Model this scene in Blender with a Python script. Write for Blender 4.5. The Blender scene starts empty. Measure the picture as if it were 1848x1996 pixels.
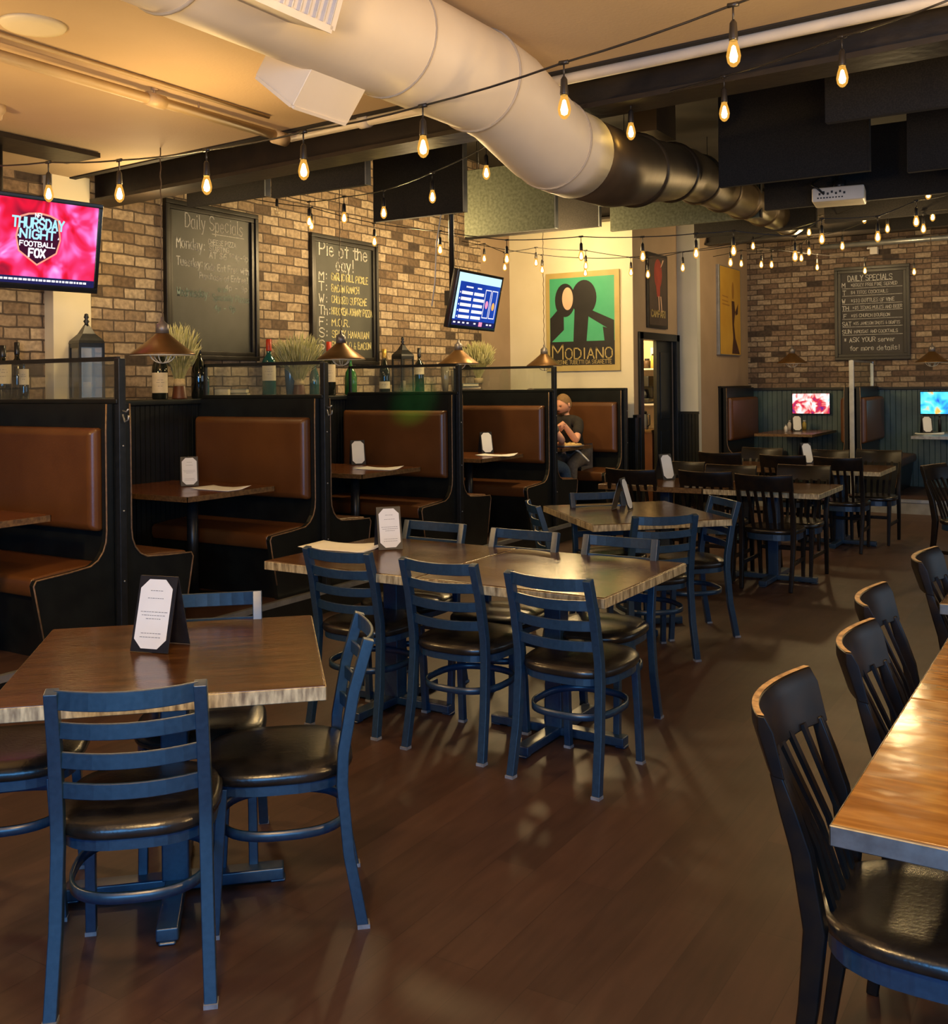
import bpy, bmesh, math, random
from mathutils import Vector, Matrix
random.seed(7)
S = bpy.context.scene
COL = S.collection

# ------------------------------------------------------------------ camera
PHI = math.radians(31.92)          # the view turned left from the booth row
CO, SI = math.cos(PHI), math.sin(PHI)
EYE, FOC, ROLL = 1.62, 2000.0, 0.011
PX, PY = 924.0, 748.8
cd = bpy.data.cameras.new('camera')
cd.sensor_fit = 'HORIZONTAL'; cd.sensor_width = 36
cd.lens = FOC*36/1848
cd.shift_x = 0.0
cd.shift_y = -(998-PY)/1848
cd.clip_start = .05; cd.clip_end = 80
cam = bpy.data.objects.new('camera', cd); COL.objects.link(cam)
rl = Vector((CO, SI, 0)); up = Vector((0, 0, 1)); fw = Vector((-SI, CO, 0))
cx = (rl - up*ROLL).normalized(); cy = (up + rl*ROLL).normalized()
M = Matrix((cx, cy, -fw)).transposed().to_4x4(); M.translation = (0, 0, EYE)
cam.matrix_world = M
S.camera = cam

# ------------------------------------------------------------------ light and exposure
S.view_settings.view_transform = 'Standard'
S.view_settings.look = 'None'
S.view_settings.gamma = 1.0
S.view_settings.exposure = 0.0
S.cycles.use_denoising = True
S.cycles.max_bounces = 6
S.cycles.sample_clamp_indirect = 3.0
W_ = bpy.data.worlds.new('world'); S.world = W_; W_.use_nodes = True
W_.node_tree.nodes['Background'].inputs[0].default_value = (.30, .42, .62, 1)
W_.node_tree.nodes['Background'].inputs[1].default_value = 0.005

def area(name, loc, rot, sx, sy, power, color):
    l = bpy.data.lights.new(name, 'AREA'); l.shape = 'RECTANGLE'; l.size = sx; l.size_y = sy
    l.energy = power; l.color = color
    o = bpy.data.objects.new(name, l); COL.objects.link(o)
    o.location = loc; o.rotation_euler = [math.radians(a) for a in rot]
    return o
def point(name, loc, power, color, r=.06):
    l = bpy.data.lights.new(name, 'POINT'); l.energy = power; l.color = color; l.shadow_soft_size = r
    o = bpy.data.objects.new(name, l); COL.objects.link(o); o.location = loc
    return o
WARM = (1.0, .62, .26)
# daylight through the shop windows behind the camera
area('daylight_window_front', (1.0, -2.3, 1.70), (90, 0, 22), 4.0, 1.9, 225, (.13, .46, 1.0))
area('daylight_window_side', (5.6, 8.5, 1.9), (90, 0, 90), 7.0, 1.8, 60, (.62, .80, 1.0))
# unseen warm lights added under the near ceiling to brighten it
for i, (x, y, z, p) in enumerate([(-1.2, .8, 2.1, 125), (-4.6, 1.8, 2.2, 85), (1.4, 2.5, 2.2, 110), (-3.9, 3.6, 2.5, 28), (-.5, 3.1, 2.4, 45)]):
    point('ceiling_fill_light', (x, y, z), p, (1, .63, .25), .12)
for i, (x, y, z, p) in enumerate([(-5.3, 7.6, 2.9, 75), (-4.9, 9.1, 2.9, 105), (-5.4, 10.6, 3.2, 30), (.3, 10.2, 3.0, 55), (-4.95, 9.75, 2.5, 16), (-3.1, 12.9, 3.2, 50), (-1.6, 9.5, 2.7, 30), (-5.7, 4.9, 2.75, 22), (-.8, 12.9, 3.1, 55)]):
    point('warm_fill_light', (x, y, z), p, (1, .70, .33), .10)  # unseen lights added for the brick wall, the man's face and table highlights
# the green dot of the party light that falls on the booth's dark top board
gl = bpy.data.lights.new('party_light', 'SPOT'); gl.energy = 700; gl.color = (.02, 1, .15); gl.spot_size = math.radians(9); gl.spot_blend = 1; gl.shadow_soft_size = .02
go = bpy.data.objects.new('party_light', gl); COL.objects.link(go); go.location = (-3.4, 4.9, 2.7)
go.rotation_euler = (Vector((-5.25, 7.43, 1.46))-go.location).to_track_quat('-Z', 'Y').to_euler()

# ------------------------------------------------------------------ helpers
def ray(px, py):
    dx, dy = px-PX, py-PY
    lat = (dx - ROLL*dy)/FOC; dn = (dy + ROLL*dx)/FOC
    return Vector((lat*CO - SI, lat*SI + CO, -dn))
def at(px, py, x=None, y=None, z=None, d=None):
    """the point of the room seen at a pixel, on the plane X=x, Y=y, Z=z or at distance d"""
    r = ray(px, py)
    if d is not None: t = d
    elif x is not None: t = x/r.x
    elif y is not None: t = y/r.y
    else: t = (z-EYE)/r.z
    return Vector((0, 0, EYE)) + r*t
def V(*a): return Vector(a)

_mats = {}
def mat(name, color, rough=.5, metal=0.0, noise=None, bump=None, emit=None, spec=.5, coat=0.0, trans=0.0, scale_xyz=None):
    """principled material; noise=(scale, colour2, detail), bump=(scale, strength)"""
    if name in _mats: return _mats[name]
    m = bpy.data.materials.new(name); m.use_nodes = True
    nt = m.node_tree; b = nt.nodes['Principled BSDF']
    b.inputs['Base Color'].default_value = (*color, 1)
    b.inputs['Roughness'].default_value = rough; b.inputs['Metallic'].default_value = metal
    b.inputs['Specular IOR Level'].default_value = spec
    b.inputs['Coat Weight'].default_value = coat; b.inputs['Coat Roughness'].default_value = .15
    b.inputs['Transmission Weight'].default_value = trans
    vec = None
    if noise or bump:
        tc = nt.nodes.new('ShaderNodeTexCoord'); mp = nt.nodes.new('ShaderNodeMapping')
        nt.links.new(tc.outputs['Object'], mp.inputs[0]); vec = mp.outputs[0]
        if scale_xyz: mp.inputs['Scale'].default_value = scale_xyz
    if noise:
        n = nt.nodes.new('ShaderNodeTexNoise'); n.inputs['Scale'].default_value = noise[0]
        n.inputs['Detail'].default_value = noise[2] if len(noise) > 2 else 4
        nt.links.new(vec, n.inputs['Vector'])
        r = nt.nodes.new('ShaderNodeValToRGB'); r.color_ramp.elements[0].position = .35; r.color_ramp.elements[1].position = .68
        r.color_ramp.elements[0].color = (*color, 1); r.color_ramp.elements[1].color = (*noise[1], 1)
        nt.links.new(n.outputs['Fac'], r.inputs[0]); nt.links.new(r.outputs[0], b.inputs['Base Color'])
    if bump:
        n2 = nt.nodes.new('ShaderNodeTexNoise'); n2.inputs['Scale'].default_value = bump[0]; n2.inputs['Detail'].default_value = 3
        nt.links.new(vec, n2.inputs['Vector'])
        bp = nt.nodes.new('ShaderNodeBump'); bp.inputs['Strength'].default_value = bump[1]; bp.inputs['Distance'].default_value = .01
        nt.links.new(n2.outputs['Fac'], bp.inputs['Height']); nt.links.new(bp.outputs[0], b.inputs['Normal'])
    if emit:
        b.inputs['Emission Color'].default_value = (*emit[0], 1); b.inputs['Emission Strength'].default_value = emit[1]
    _mats[name] = m
    return m

def brick_mat(name, c1, c2, c3, mortar, bw=.205, bh=.086, dark=(.05, .035, .025)):
    m = bpy.data.materials.new(name); m.use_nodes = True; nt = m.node_tree; N = nt.nodes; L = nt.links
    b = N['Principled BSDF']; b.inputs['Roughness'].default_value = .85
    uv = N.new('ShaderNodeUVMap')
    w = N.new('ShaderNodeTexNoise'); w.inputs['Scale'].default_value = 9; w.inputs['Detail'].default_value = 2
    L.new(uv.outputs[0], w.inputs['Vector'])
    mx = N.new('ShaderNodeMixRGB'); mx.blend_type = 'ADD'; mx.inputs[0].default_value = .018
    L.new(uv.outputs[0], mx.inputs[1]); L.new(w.outputs['Color'], mx.inputs[2])
    t = N.new('ShaderNodeTexBrick'); t.inputs['Scale'].default_value = 1
    t.inputs['Brick Width'].default_value = bw; t.inputs['Row Height'].default_value = bh
    t.inputs['Mortar Size'].default_value = .007; t.inputs['Mortar Smooth'].default_value = .25; t.inputs['Bias'].default_value = 0
    t.inputs['Color1'].default_value = (0, 0, 0, 1); t.inputs['Color2'].default_value = (1, 1, 1, 1); t.inputs['Mortar'].default_value = (.5, .5, .5, 1)
    L.new(mx.outputs[0], t.inputs['Vector'])
    r = N.new('ShaderNodeValToRGB'); e = r.color_ramp.elements
    e[0].color = (*dark, 1); e[0].position = .0; e[1].color = (*c3, 1); e[1].position = .9
    a = e.new(.12); a.color = (*c1, 1); a = e.new(.5); a.color = (*c2, 1)
    L.new(t.outputs['Color'], r.inputs[0])
    n = N.new('ShaderNodeTexNoise'); n.inputs['Scale'].default_value = 26; n.inputs['Detail'].default_value = 5; L.new(uv.outputs[0], n.inputs['Vector'])
    m1 = N.new('ShaderNodeMixRGB'); m1.blend_type = 'MULTIPLY'; m1.inputs[0].default_value = .75
    r2 = N.new('ShaderNodeValToRGB'); r2.color_ramp.elements[0].color = (.45, .42, .40, 1); r2.color_ramp.elements[1].color = (1.25, 1.2, 1.15, 1)
    r2.color_ramp.elements[0].position = .3; r2.color_ramp.elements[1].position = .7
    L.new(n.outputs['Fac'], r2.inputs[0]); L.new(r.outputs[0], m1.inputs[1]); L.new(r2.outputs[0], m1.inputs[2])
    m2 = N.new('ShaderNodeMixRGB'); m2.inputs[2].default_value = (*mortar, 1)
    L.new(t.outputs['Fac'], m2.inputs[0]); L.new(m1.outputs[0], m2.inputs[1]); L.new(m2.outputs[0], b.inputs['Base Color'])
    bp = N.new('ShaderNodeBump'); bp.inputs['Strength'].default_value = .9; bp.inputs['Distance'].default_value = .012; bp.invert = True
    ad = N.new('ShaderNodeMath'); ad.operation = 'SUBTRACT'; L.new(t.outputs['Fac'], ad.inputs[0])
    ml = N.new('ShaderNodeMath'); ml.operation = 'MULTIPLY'; ml.inputs[1].default_value = .35; L.new(n.outputs['Fac'], ml.inputs[0])
    L.new(ml.outputs[0], ad.inputs[1]); L.new(ad.outputs[0], bp.inputs['Height']); L.new(bp.outputs[0], b.inputs['Normal'])
    return m

def emis(name, color, strength):
    if name in _mats: return _mats[name]
    m = bpy.data.materials.new(name); m.use_nodes = True; nt = m.node_tree
    nt.nodes.remove(nt.nodes['Principled BSDF'])
    e = nt.nodes.new('ShaderNodeEmission'); e.inputs[0].default_value = (*color, 1); e.inputs[1].default_value = strength
    nt.links.new(e.outputs[0], nt.nodes['Material Output'].inputs[0]); _mats[name] = m
    return m
def pane_mat(name, tint, gl, rough=.03, haze=None):
    m = bpy.data.materials.new(name); m.use_nodes = True; nt = m.node_tree; N = nt.nodes; L = nt.links
    N.remove(N['Principled BSDF'])
    t = N.new('ShaderNodeBsdfTransparent'); t.inputs[0].default_value = (*tint, 1)
    g = N.new('ShaderNodeBsdfGlossy'); g.inputs['Roughness'].default_value = rough
    x = N.new('ShaderNodeMixShader'); x.inputs[0].default_value = gl
    L.new(t.outputs[0], x.inputs[1]); L.new(g.outputs[0], x.inputs[2])
    out = x
    if haze:
        d = N.new('ShaderNodeBsdfDiffuse'); d.inputs[0].default_value = (*haze[0], 1)
        y = N.new('ShaderNodeMixShader'); y.inputs[0].default_value = haze[1]
        L.new(x.outputs[0], y.inputs[1]); L.new(d.outputs[0], y.inputs[2]); out = y
    L.new(out.outputs[0], N['Material Output'].inputs[0])
    return m

class MB:
    """collects shapes into one mesh"""
    def __init__(s): s.v = []; s.f = []; s.sm = []
    def add(s, vs, fs, smooth=False, mx=None):
        o = len(s.v)
        s.v += [(mx @ Vector(p)) if mx else Vector(p) for p in vs]
        s.f += [tuple(i+o for i in f) for f in fs]; s.sm += [smooth]*len(fs)
        return s
    def box(s, c, d, mx=None, rz=0):
        x, y, z = d[0]/2, d[1]/2, d[2]/2
        vs = [V(a*x, b*y, e*z) for a in (-1, 1) for b in (-1, 1) for e in (-1, 1)]
        R = Matrix.Rotation(rz, 4, 'Z'); vs = [R @ p + Vector(c) for p in vs]
        return s.add(vs, [(0, 1, 3, 2), (4, 6, 7, 5), (0, 4, 5, 1), (2, 3, 7, 6), (0, 2, 6, 4), (1, 5, 7, 3)], False, mx)
    def bx(s, a, b): # by min and max corner
        return s.box([(a[i]+b[i])/2 for i in range(3)], [abs(b[i]-a[i]) for i in range(3)])
    def tube(s, pts, r, n=10, closed=False, cap=True, sec=None, upv=None, smooth=None):
        """sweep along pts; r number or list; sec=(w,h) rectangular section"""
        pts = [Vector(p) for p in pts]; k = len(pts)
        rs = r if isinstance(r, (list, tuple)) else [r]*k
        rings = []; prev = None
        for i, p in enumerate(pts):
            if closed: t = pts[(i+1) % k]-pts[i-1]
            elif i == 0: t = pts[1]-p
            elif i == k-1: t = p-pts[i-1]
            else: t = (pts[i+1]-p).normalized()+(p-pts[i-1]).normalized()
            t.normalize()
            if upv is not None: u = Vector(upv)
            elif prev is None: u = V(0, 0, 1) if abs(t.z) < .9 else V(0, 1, 0)
            else: u = prev
            a = t.cross(u)
            if a.length < 1e-6: a = t.cross(V(1, 0, 0))
            a.normalize(); u = a.cross(t).normalized(); prev = u
            if sec:
                w, h = sec if not isinstance(sec[0], (list, tuple)) else sec[i]
                rings.append([p+a*w/2+u*h/2, p-a*w/2+u*h/2, p-a*w/2-u*h/2, p+a*w/2-u*h/2])
            else:
                rings.append([p+(a*math.cos(q)+u*math.sin(q))*rs[i] for q in [2*math.pi*j/n for j in range(n)]])
        m = len(rings[0]); vs = [p for R in rings for p in R]; fs = []
        for i in range(k if closed else k-1):
            for j in range(m):
                a, b = i*m, ((i+1) % k)*m
                fs.append((a+j, a+(j+1) % m, b+(j+1) % m, b+j))
        if not closed and cap: fs += [tuple(reversed(range(m))), tuple(range((k-1)*m, k*m))]
        return s.add(vs, fs, (not sec) if smooth is None else smooth)
    def lathe(s, prof, c=(0, 0, 0), n=20, mx=None, smooth=True):
        c = Vector(c); vs = []; fs = []
        for (r, z) in prof:
            for j in range(n):
                q = 2*math.pi*j/n; vs.append(c+V(r*math.cos(q), r*math.sin(q), z))
        for i in range(len(prof)-1):
            for j in range(n):
                fs.append((i*n+j, i*n+(j+1) % n, (i+1)*n+(j+1) % n, (i+1)*n+j))
        if prof[0][0] > 1e-4: fs.append(tuple(reversed(range(n))))
        if prof[-1][0] > 1e-4: fs.append(tuple(range((len(prof)-1)*n, len(prof)*n)))
        return s.add(vs, fs, smooth, mx)
    def prism(s, poly, o, u, v, w, smooth=False):
        """polygon (a,b) in the frame o + a*u + b*v, thickness vector w"""
        o, u, v, w = Vector(o), Vector(u), Vector(v), Vector(w); n = len(poly)
        vs = [o+u*a+v*b for a, b in poly]+[o+u*a+v*b+w for a, b in poly]
        fs = [tuple(range(n)), tuple(reversed(range(n, 2*n)))]+[(i, n+i, n+(i+1) % n, (i+1) % n) for i in range(n)]
        return s.add(vs, fs, smooth)
    def ball(s, c, r, n=10, k=7, mx=None):
        r = r if isinstance(r, (list, tuple)) else (r, r, r); c = Vector(c)
        vs = [c+V(0, 0, -r[2])]; fs = []
        for i in range(1, k):
            p = -math.pi/2+math.pi*i/k
            for j in range(n):
                q = 2*math.pi*j/n; vs.append(c+V(r[0]*math.cos(p)*math.cos(q), r[1]*math.cos(p)*math.sin(q), r[2]*math.sin(p)))
        vs.append(c+V(0, 0, r[2])); e = len(vs)-1
        for j in range(n):
            fs.append((0, 1+(j+1) % n, 1+j)); fs.append((e, e-n+j, e-n+(j+1) % n))
            for i in range(k-2): fs.append((1+i*n+j, 1+i*n+(j+1) % n, 1+(i+1)*n+(j+1) % n, 1+(i+1)*n+j))
        return s.add(vs, fs, True, mx)
    def build(s, name, m, parent=None, bevel=0, seg=2, subsurf=0, loc=None, fixn=True):
        me = bpy.data.meshes.new(name); me.from_pydata([tuple(p) for p in s.v], [], s.f)
        for p, sm in zip(me.polygons, s.sm): p.use_smooth = sm
        if fixn:
            b = bmesh.new(); b.from_mesh(me); bmesh.ops.recalc_face_normals(b, faces=b.faces); b.to_mesh(me); b.free()
        uvl = me.uv_layers.new(name='UVMap')
        for p in me.polygons:
            nx, ny, nz = abs(p.normal.x), abs(p.normal.y), abs(p.normal.z)
            for li in p.loop_indices:
                c = me.vertices[me.loops[li].vertex_index].co
                uvl.data[li].uv = (c.y, c.z) if nx >= ny and nx >= nz else ((c.x, c.z) if ny >= nz else (c.x, c.y))
        me.materials.append(m)
        o = bpy.data.objects.new(name, me); COL.objects.link(o)
        if parent: o.parent = parent
        if loc: o.location = loc
        if bevel:
            md = o.modifiers.new('bevel', 'BEVEL'); md.width = bevel; md.segments = seg; md.limit_method = 'ANGLE'; md.angle_limit = math.radians(35)
            if seg > 1:
                for p in me.polygons: p.use_smooth = True
                w = o.modifiers.new('wn', 'WEIGHTED_NORMAL'); w.keep_sharp = False
        if subsurf:
            md = o.modifiers.new('sub', 'SUBSURF'); md.levels = subsurf; md.render_levels = subsurf
            for p in me.polygons: p.use_smooth = True
        return o

def tag(o, label, cat, group=None, kind=None):
    if label: o['label'] = label
    if cat: o['category'] = cat
    if group: o['group'] = group
    if kind: o['kind'] = kind
    return o
def thing(name, label, cat, loc=(0, 0, 0), rz=0, group=None):
    o = bpy.data.objects.new(name, None); o.empty_display_size = .1; COL.objects.link(o)
    o.location = loc; o.rotation_euler = (0, 0, rz)
    return tag(o, label, cat, group)
def struct(o): o['kind'] = 'structure'; return o
KIDS = {}
def dup(root, loc, rz, label, group=None):
    def cp(o, par):
        c = o.copy(); COL.objects.link(c); c.parent = par
        for ch in o.children: cp(ch, c)
        return c
    r = cp(root, None); r.location = loc; r.rotation_euler = (0, 0, rz)
    r['label'] = label
    if group: r['group'] = group
    return r

# single stroke lettering on a 4 x 6 grid
GL = {
'A': '0,0 2,6 4,0;.7,2 3.3,2', 'B': '0,0 0,6 2.6,6 3.5,5 3.5,4 2.6,3.2 0,3.2;2.6,3.2 4,2.2 4,1 3,0 0,0', 'C': '4,5 3,6 1,6 0,4.6 0,1.4 1,0 3,0 4,1',
'D': '0,0 0,6 2.2,6 4,4.4 4,1.6 2.2,0 0,0', 'E': '4,6 0,6 0,0 4,0;0,3.1 3,3.1', 'F': '4,6 0,6 0,0;0,3.1 3,3.1', 'G': '4,5 3,6 1,6 0,4.6 0,1.4 1,0 3,0 4,1 4,2.8 2.4,2.8',
'H': '0,0 0,6;4,0 4,6;0,3 4,3', 'I': '.8,0 .8,6', 'J': '3.4,6 3.4,1.2 2.4,0 1,0 0,1.2', 'K': '0,0 0,6;4,6 0,2.6;1.2,3.4 4,0', 'L': '0,6 0,0 3.8,0', 'M': '0,0 0,6 2,2.6 4,6 4,0',
'N': '0,0 0,6 4,0 4,6', 'O': '1.2,0 0,1.5 0,4.5 1.2,6 2.8,6 4,4.5 4,1.5 2.8,0 1.2,0', 'P': '0,0 0,6 2.8,6 4,5 4,3.8 2.8,2.8 0,2.8', 'Q': '1.2,0 0,1.5 0,4.5 1.2,6 2.8,6 4,4.5 4,1.5 2.8,0 1.2,0;2.4,1.6 4.2,-.4',
'R': '0,0 0,6 2.8,6 4,5 4,3.9 2.8,3 0,3;2,3 4,0', 'S': '4,5 3,6 1,6 0,5 0,4 1,3.2 3,2.8 4,2 4,1 3,0 1,0 0,1', 'T': '2,0 2,6;-.2,6 4.2,6', 'U': '0,6 0,1.4 1.1,0 2.9,0 4,1.4 4,6', 'V': '0,6 2,0 4,6',
'W': '0,6 1,0 2,4 3,0 4,6', 'X': '0,0 4,6;0,6 4,0', 'Y': '0,6 2,3 4,6;2,3 2,0', 'Z': '0,6 4,6 0,0 4,0',
'a': '3,3.4 2,4 1,4 0,2.8 0,1 1,0 2,0 3,1;3,4 3,.6 3.6,0', 'b': '0,6 0,0 2,0 3,1 3,3 2,4 0,3.2', 'c': '3,3.3 2,4 1,4 0,3 0,1 1,0 2,0 3,.8', 'd': '3,6 3,0;3,3.2 2,4 1,4 0,3 0,1 1,0 2,0 3,1',
'e': '0,2.1 3,2.1 3,3 2,4 1,4 0,3 0,1 1,0 2.2,0 3,.8', 'f': '3,5.6 2.2,6 1.4,5.4 1.4,0;0,3.8 2.6,3.8', 'h': '0,0 0,6;0,3 1.2,4 2.4,4 3,3 3,0', 'i': '.6,0 .6,4;.6,5.4 .6,5.8', 'k': '0,0 0,6;2.8,4 0,1.8;1,2.4 3,0', 'l': '.5,6 .5,.6 1.1,0',
'm': '0,0 0,4;0,3.2 .8,4 1.6,4 2,3.2 2,0;2,3.2 2.7,4 3.4,4 4,3.2 4,0', 'n': '0,0 0,4;0,3 1.2,4 2.4,4 3,3 3,0', 'o': '1,0 0,1 0,3 1,4 2,4 3,3 3,1 2,0 1,0', 'p': '0,-2 0,4;0,3.2 1.2,4 2.2,4 3,3 3,1 2.2,0 1.2,0 0,.8',
'r': '0,0 0,4;0,2.8 1.2,4 2.4,3.8', 's': '3,3.4 2,4 1,4 .2,3.2 1,2.2 2.4,1.8 3,1 2.2,0 1,0 0,.6', 't': '1.4,6 1.4,.6 2.2,0 2.8,.4;0,4 2.8,4', 'u': '0,4 0,1 .9,0 2,0 3,1;3,4 3,0', 'w': '0,4 .9,0 2,3 3,0 4,4', 'y': '0,4 1.6,.4;3.2,4 1,-2 0,-2', 'v': '0,4 1.5,0 3,4',
'z': '0,4 3,4 0,0 3,0', 'g': '3,3.2 2,4 1,4 0,3 0,1.2 1,.2 2,.2 3,1;3,4 3,-1 2,-2 .6,-1.8', 'x': '0,0 3,4;0,4 3,0', '2': '0,5 1,6 2.8,6 3.6,4.8 3.4,3.6 0,0 3.8,0', '3': '.2,5.4 1.2,6 2.8,6 3.6,4.8 2.8,3.4 1.4,3.2 2.8,3 3.8,1.6 2.8,0 1.2,0 0,.8', '7': '0,6 3.8,6 1.4,0', '0': '1,0 0,1.5 0,4.5 1,6 2.6,6 3.6,4.5 3.6,1.5 2.6,0 1,0', '1': '.8,4.8 2,6 2,0', '4': '3,0 3,6 0,2 4,2', '5': '3.6,6 .4,6 .2,3.4 2.4,3.6 3.6,2.6 3.6,1.2 2.4,0 .2,.3', '6': '3.4,5.8 1.4,5.4 0,3 0,1.2 1,0 2.6,0 3.6,1.2 3.4,2.6 2.2,3.2 .3,2.6', '9': '3.6,3.4 2.4,2.6 .8,2.8 .2,4.2 .8,5.6 2.4,6 3.6,5 3.6,2.6 3,0',
'$': '4,4.8 3,5.6 1,5.6 0,4.6 1,3.3 3,2.8 4,1.6 3,.5 1,.5 0,1.2;2,-.4 2,6.4', '!': '1,2 1,6;1,0 1,.5', ':': '1,3.6 1,4.1;1,.8 1,1.3', '.': '.6,0 .6,.5', '-': '.4,2.8 3,2.8', '*': '.6,1.6 3.4,4.4;.6,4.4 3.4,1.6;2,1 2,5', '&': '4,0 .8,4.6 1.6,6 2.6,5 .4,2 .8,.3 2,0 4,2.4', "'": '1,5 1,6.2', '8': '1.6,3.2 .2,4.6 1.6,6 3,4.6 1.6,3.2 0,1.4 1.6,0 3.4,1.4 1.6,3.2', ',': '1,.4 .6,-.8'}
NARROW = {'I': 2.6, 'i': 2.2, 'l': 2.4, '!': 2, ':': 2.4, '.': 1.8, "'": 1.6, ' ': 3, ',': 1.6, 'f': 3.6, 't': 3.6, 'r': 3.4}
def text_w(t, h): return sum(NARROW.get(c, 4.6 if c.islower() else 5.3) for c in t)*h/6
def write(mb, t, o, u, v, h, w, width=None, jit=0.0):
    """stroke letters from o along u, up v, cap height h, stroke width w; width squeezes the line"""
    o, u, v = Vector(o), Vector(u).normalized(), Vector(v).normalized(); g = h/6
    sx = (width/text_w(t, h)) if width else 1.0; x = 0
    for ch in t:
        if ch in GL:
            j = random.uniform(-jit, jit)*h
            for st in GL[ch].split(';'):
                P = [tuple(float(q) for q in s.split(',')) for s in st.split()]
                P = [((x+a*g)*sx, b*g+j) for a, b in P]
                for (a, b), (c, d) in zip(P, P[1:]):
                    dx, dy = c-a, d-b; l = math.hypot(dx, dy) or 1e-6
                    nx, ny = -dy/l*w/2, dx/l*w/2; ex, ey = dx/l*w*.35, dy/l*w*.35
                    q = [(a-ex+nx, b-ey+ny), (c+ex+nx, d+ey+ny), (c+ex-nx, d+ey-ny), (a-ex-nx, b-ey-ny)]
                    mb.add([o+u*m+v*n for m, n in q], [(0, 3, 2, 1)])
        x += NARROW.get(ch, 4.6 if ch.islower() else 5.3)*g
    return mb
# ------------------------------------------------------------------ materials
M_BRICK = brick_mat('brick_left', (.20, .135, .08), (.34, .25, .155), (.50, .40, .27), (.085, .06, .04))
M_BRICK2 = brick_mat('brick_back', (.14, .092, .062), (.23, .16, .105), (.35, .275, .19), (.07, .05, .035), bh=.076)
M_CREAM = mat('cream_paint', (.78, .70, .48), .6, noise=(3, (.82, .74, .53)))
M_TAN = mat('tan_paint', (.34, .24, .15), .6, noise=(3, (.38, .27, .17)))
M_GREYP = mat('grey_paint', (.52, .52, .45), .6, noise=(3, (.56, .55, .49)))
M_CEIL = mat('ceiling_paint', (.56, .42, .25), .75, noise=(1.3, (.62, .47, .29)), bump=(60, .12))
M_BLACKCEIL = mat('black_ceiling_paint', (.012, .010, .008), .8, noise=(4, (.02, .015, .01)))
M_BEAM = mat('beam_paint', (.014, .011, .009), .45, noise=(6, (.026, .018, .012)), bump=(20, .2))
M_DARKWOOD = mat('black_painted_wood', (.006, .007, .007), .34, noise=(8, (.010, .012, .011)), spec=.35)
M_BLACKMETAL = mat('black_metal', (.012, .014, .016), .35, .3, noise=(30, (.02, .022, .025)))
M_CHAIR = mat('chair_blue_lit', (.008, .029, .062), .33, .0, noise=(70, (.014, .042, .084)), spec=.8)  # blue daylight on the black metal is put into this base colour
M_CHAIR2 = mat('chair_dark_wood', (.006, .005, .005), .34, noise=(18, (.014, .009, .005)), spec=.25)
M_WORN = mat('worn_wood_edge', (.45, .29, .14), .5, noise=(40, (.16, .09, .04)))
M_SEAT = mat('black_vinyl', (.008, .007, .006), .27, noise=(14, (.022, .018, .014)), bump=(90, .08), spec=.65)
M_VINYL = mat('brown_vinyl', (.095, .034, .009), .34, noise=(3.5, (.125, .047, .013)), bump=(120, .06), spec=.6)
M_PIPING = mat('vinyl_piping', (.22, .13, .06), .4, noise=(40, (.12, .07, .04)))
M_STEEL = mat('grey_steel', (.42, .44, .45), .35, .7, noise=(12, (.32, .34, .36)))
M_WHITE = mat('white_paint', (.78, .72, .62), .5, noise=(8, (.70, .64, .54)))
M_DUCT = mat('duct_painted', (.78, .69, .54), .5, .1, noise=(2.2, (.86, .77, .62)), bump=(9, .16))
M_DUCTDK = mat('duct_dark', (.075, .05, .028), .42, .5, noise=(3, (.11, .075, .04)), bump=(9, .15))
M_FELT = mat('felt_panel', (.014, .012, .010), .95, noise=(130, (.026, .022, .018), 2))
M_FELTLIT = mat('felt_panel_green_lit', (.085, .095, .060), .95, noise=(40, (.15, .16, .11), 4))  # felt with the green light on it mixed into the colour
M_PAPER = mat('white_paper', (.86, .86, .82), .6, noise=(5, (.80, .80, .77)))
M_INK = mat('ink', (.12, .12, .13), .6, noise=(30, (.2, .2, .2)))
M_CHALK = mat('chalk_white', (.80, .78, .68), .9, noise=(60, (.45, .44, .38)))
M_CHALKD = mat('chalk_faint', (.66, .63, .54), .9, noise=(60, (.36, .34, .30)))
M_CHALKY = mat('chalk_yellow', (.80, .72, .34), .9, noise=(60, (.50, .45, .2)))
M_CHALKG = mat('chalk_green', (.34, .44, .36), .9, noise=(60, (.2, .26, .2)))
M_BOARD = mat('blackboard', (.026, .028, .022), .5, noise=(2.2, (.058, .060, .048), 5))
M_BOARD2 = mat('blackboard_dusty', (.026, .021, .016), .6, noise=(3, (.042, .035, .028), 5))
M_FRAME = mat('board_frame', (.007, .006, .005), .35, noise=(15, (.013, .010, .008)), spec=.4)

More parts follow.
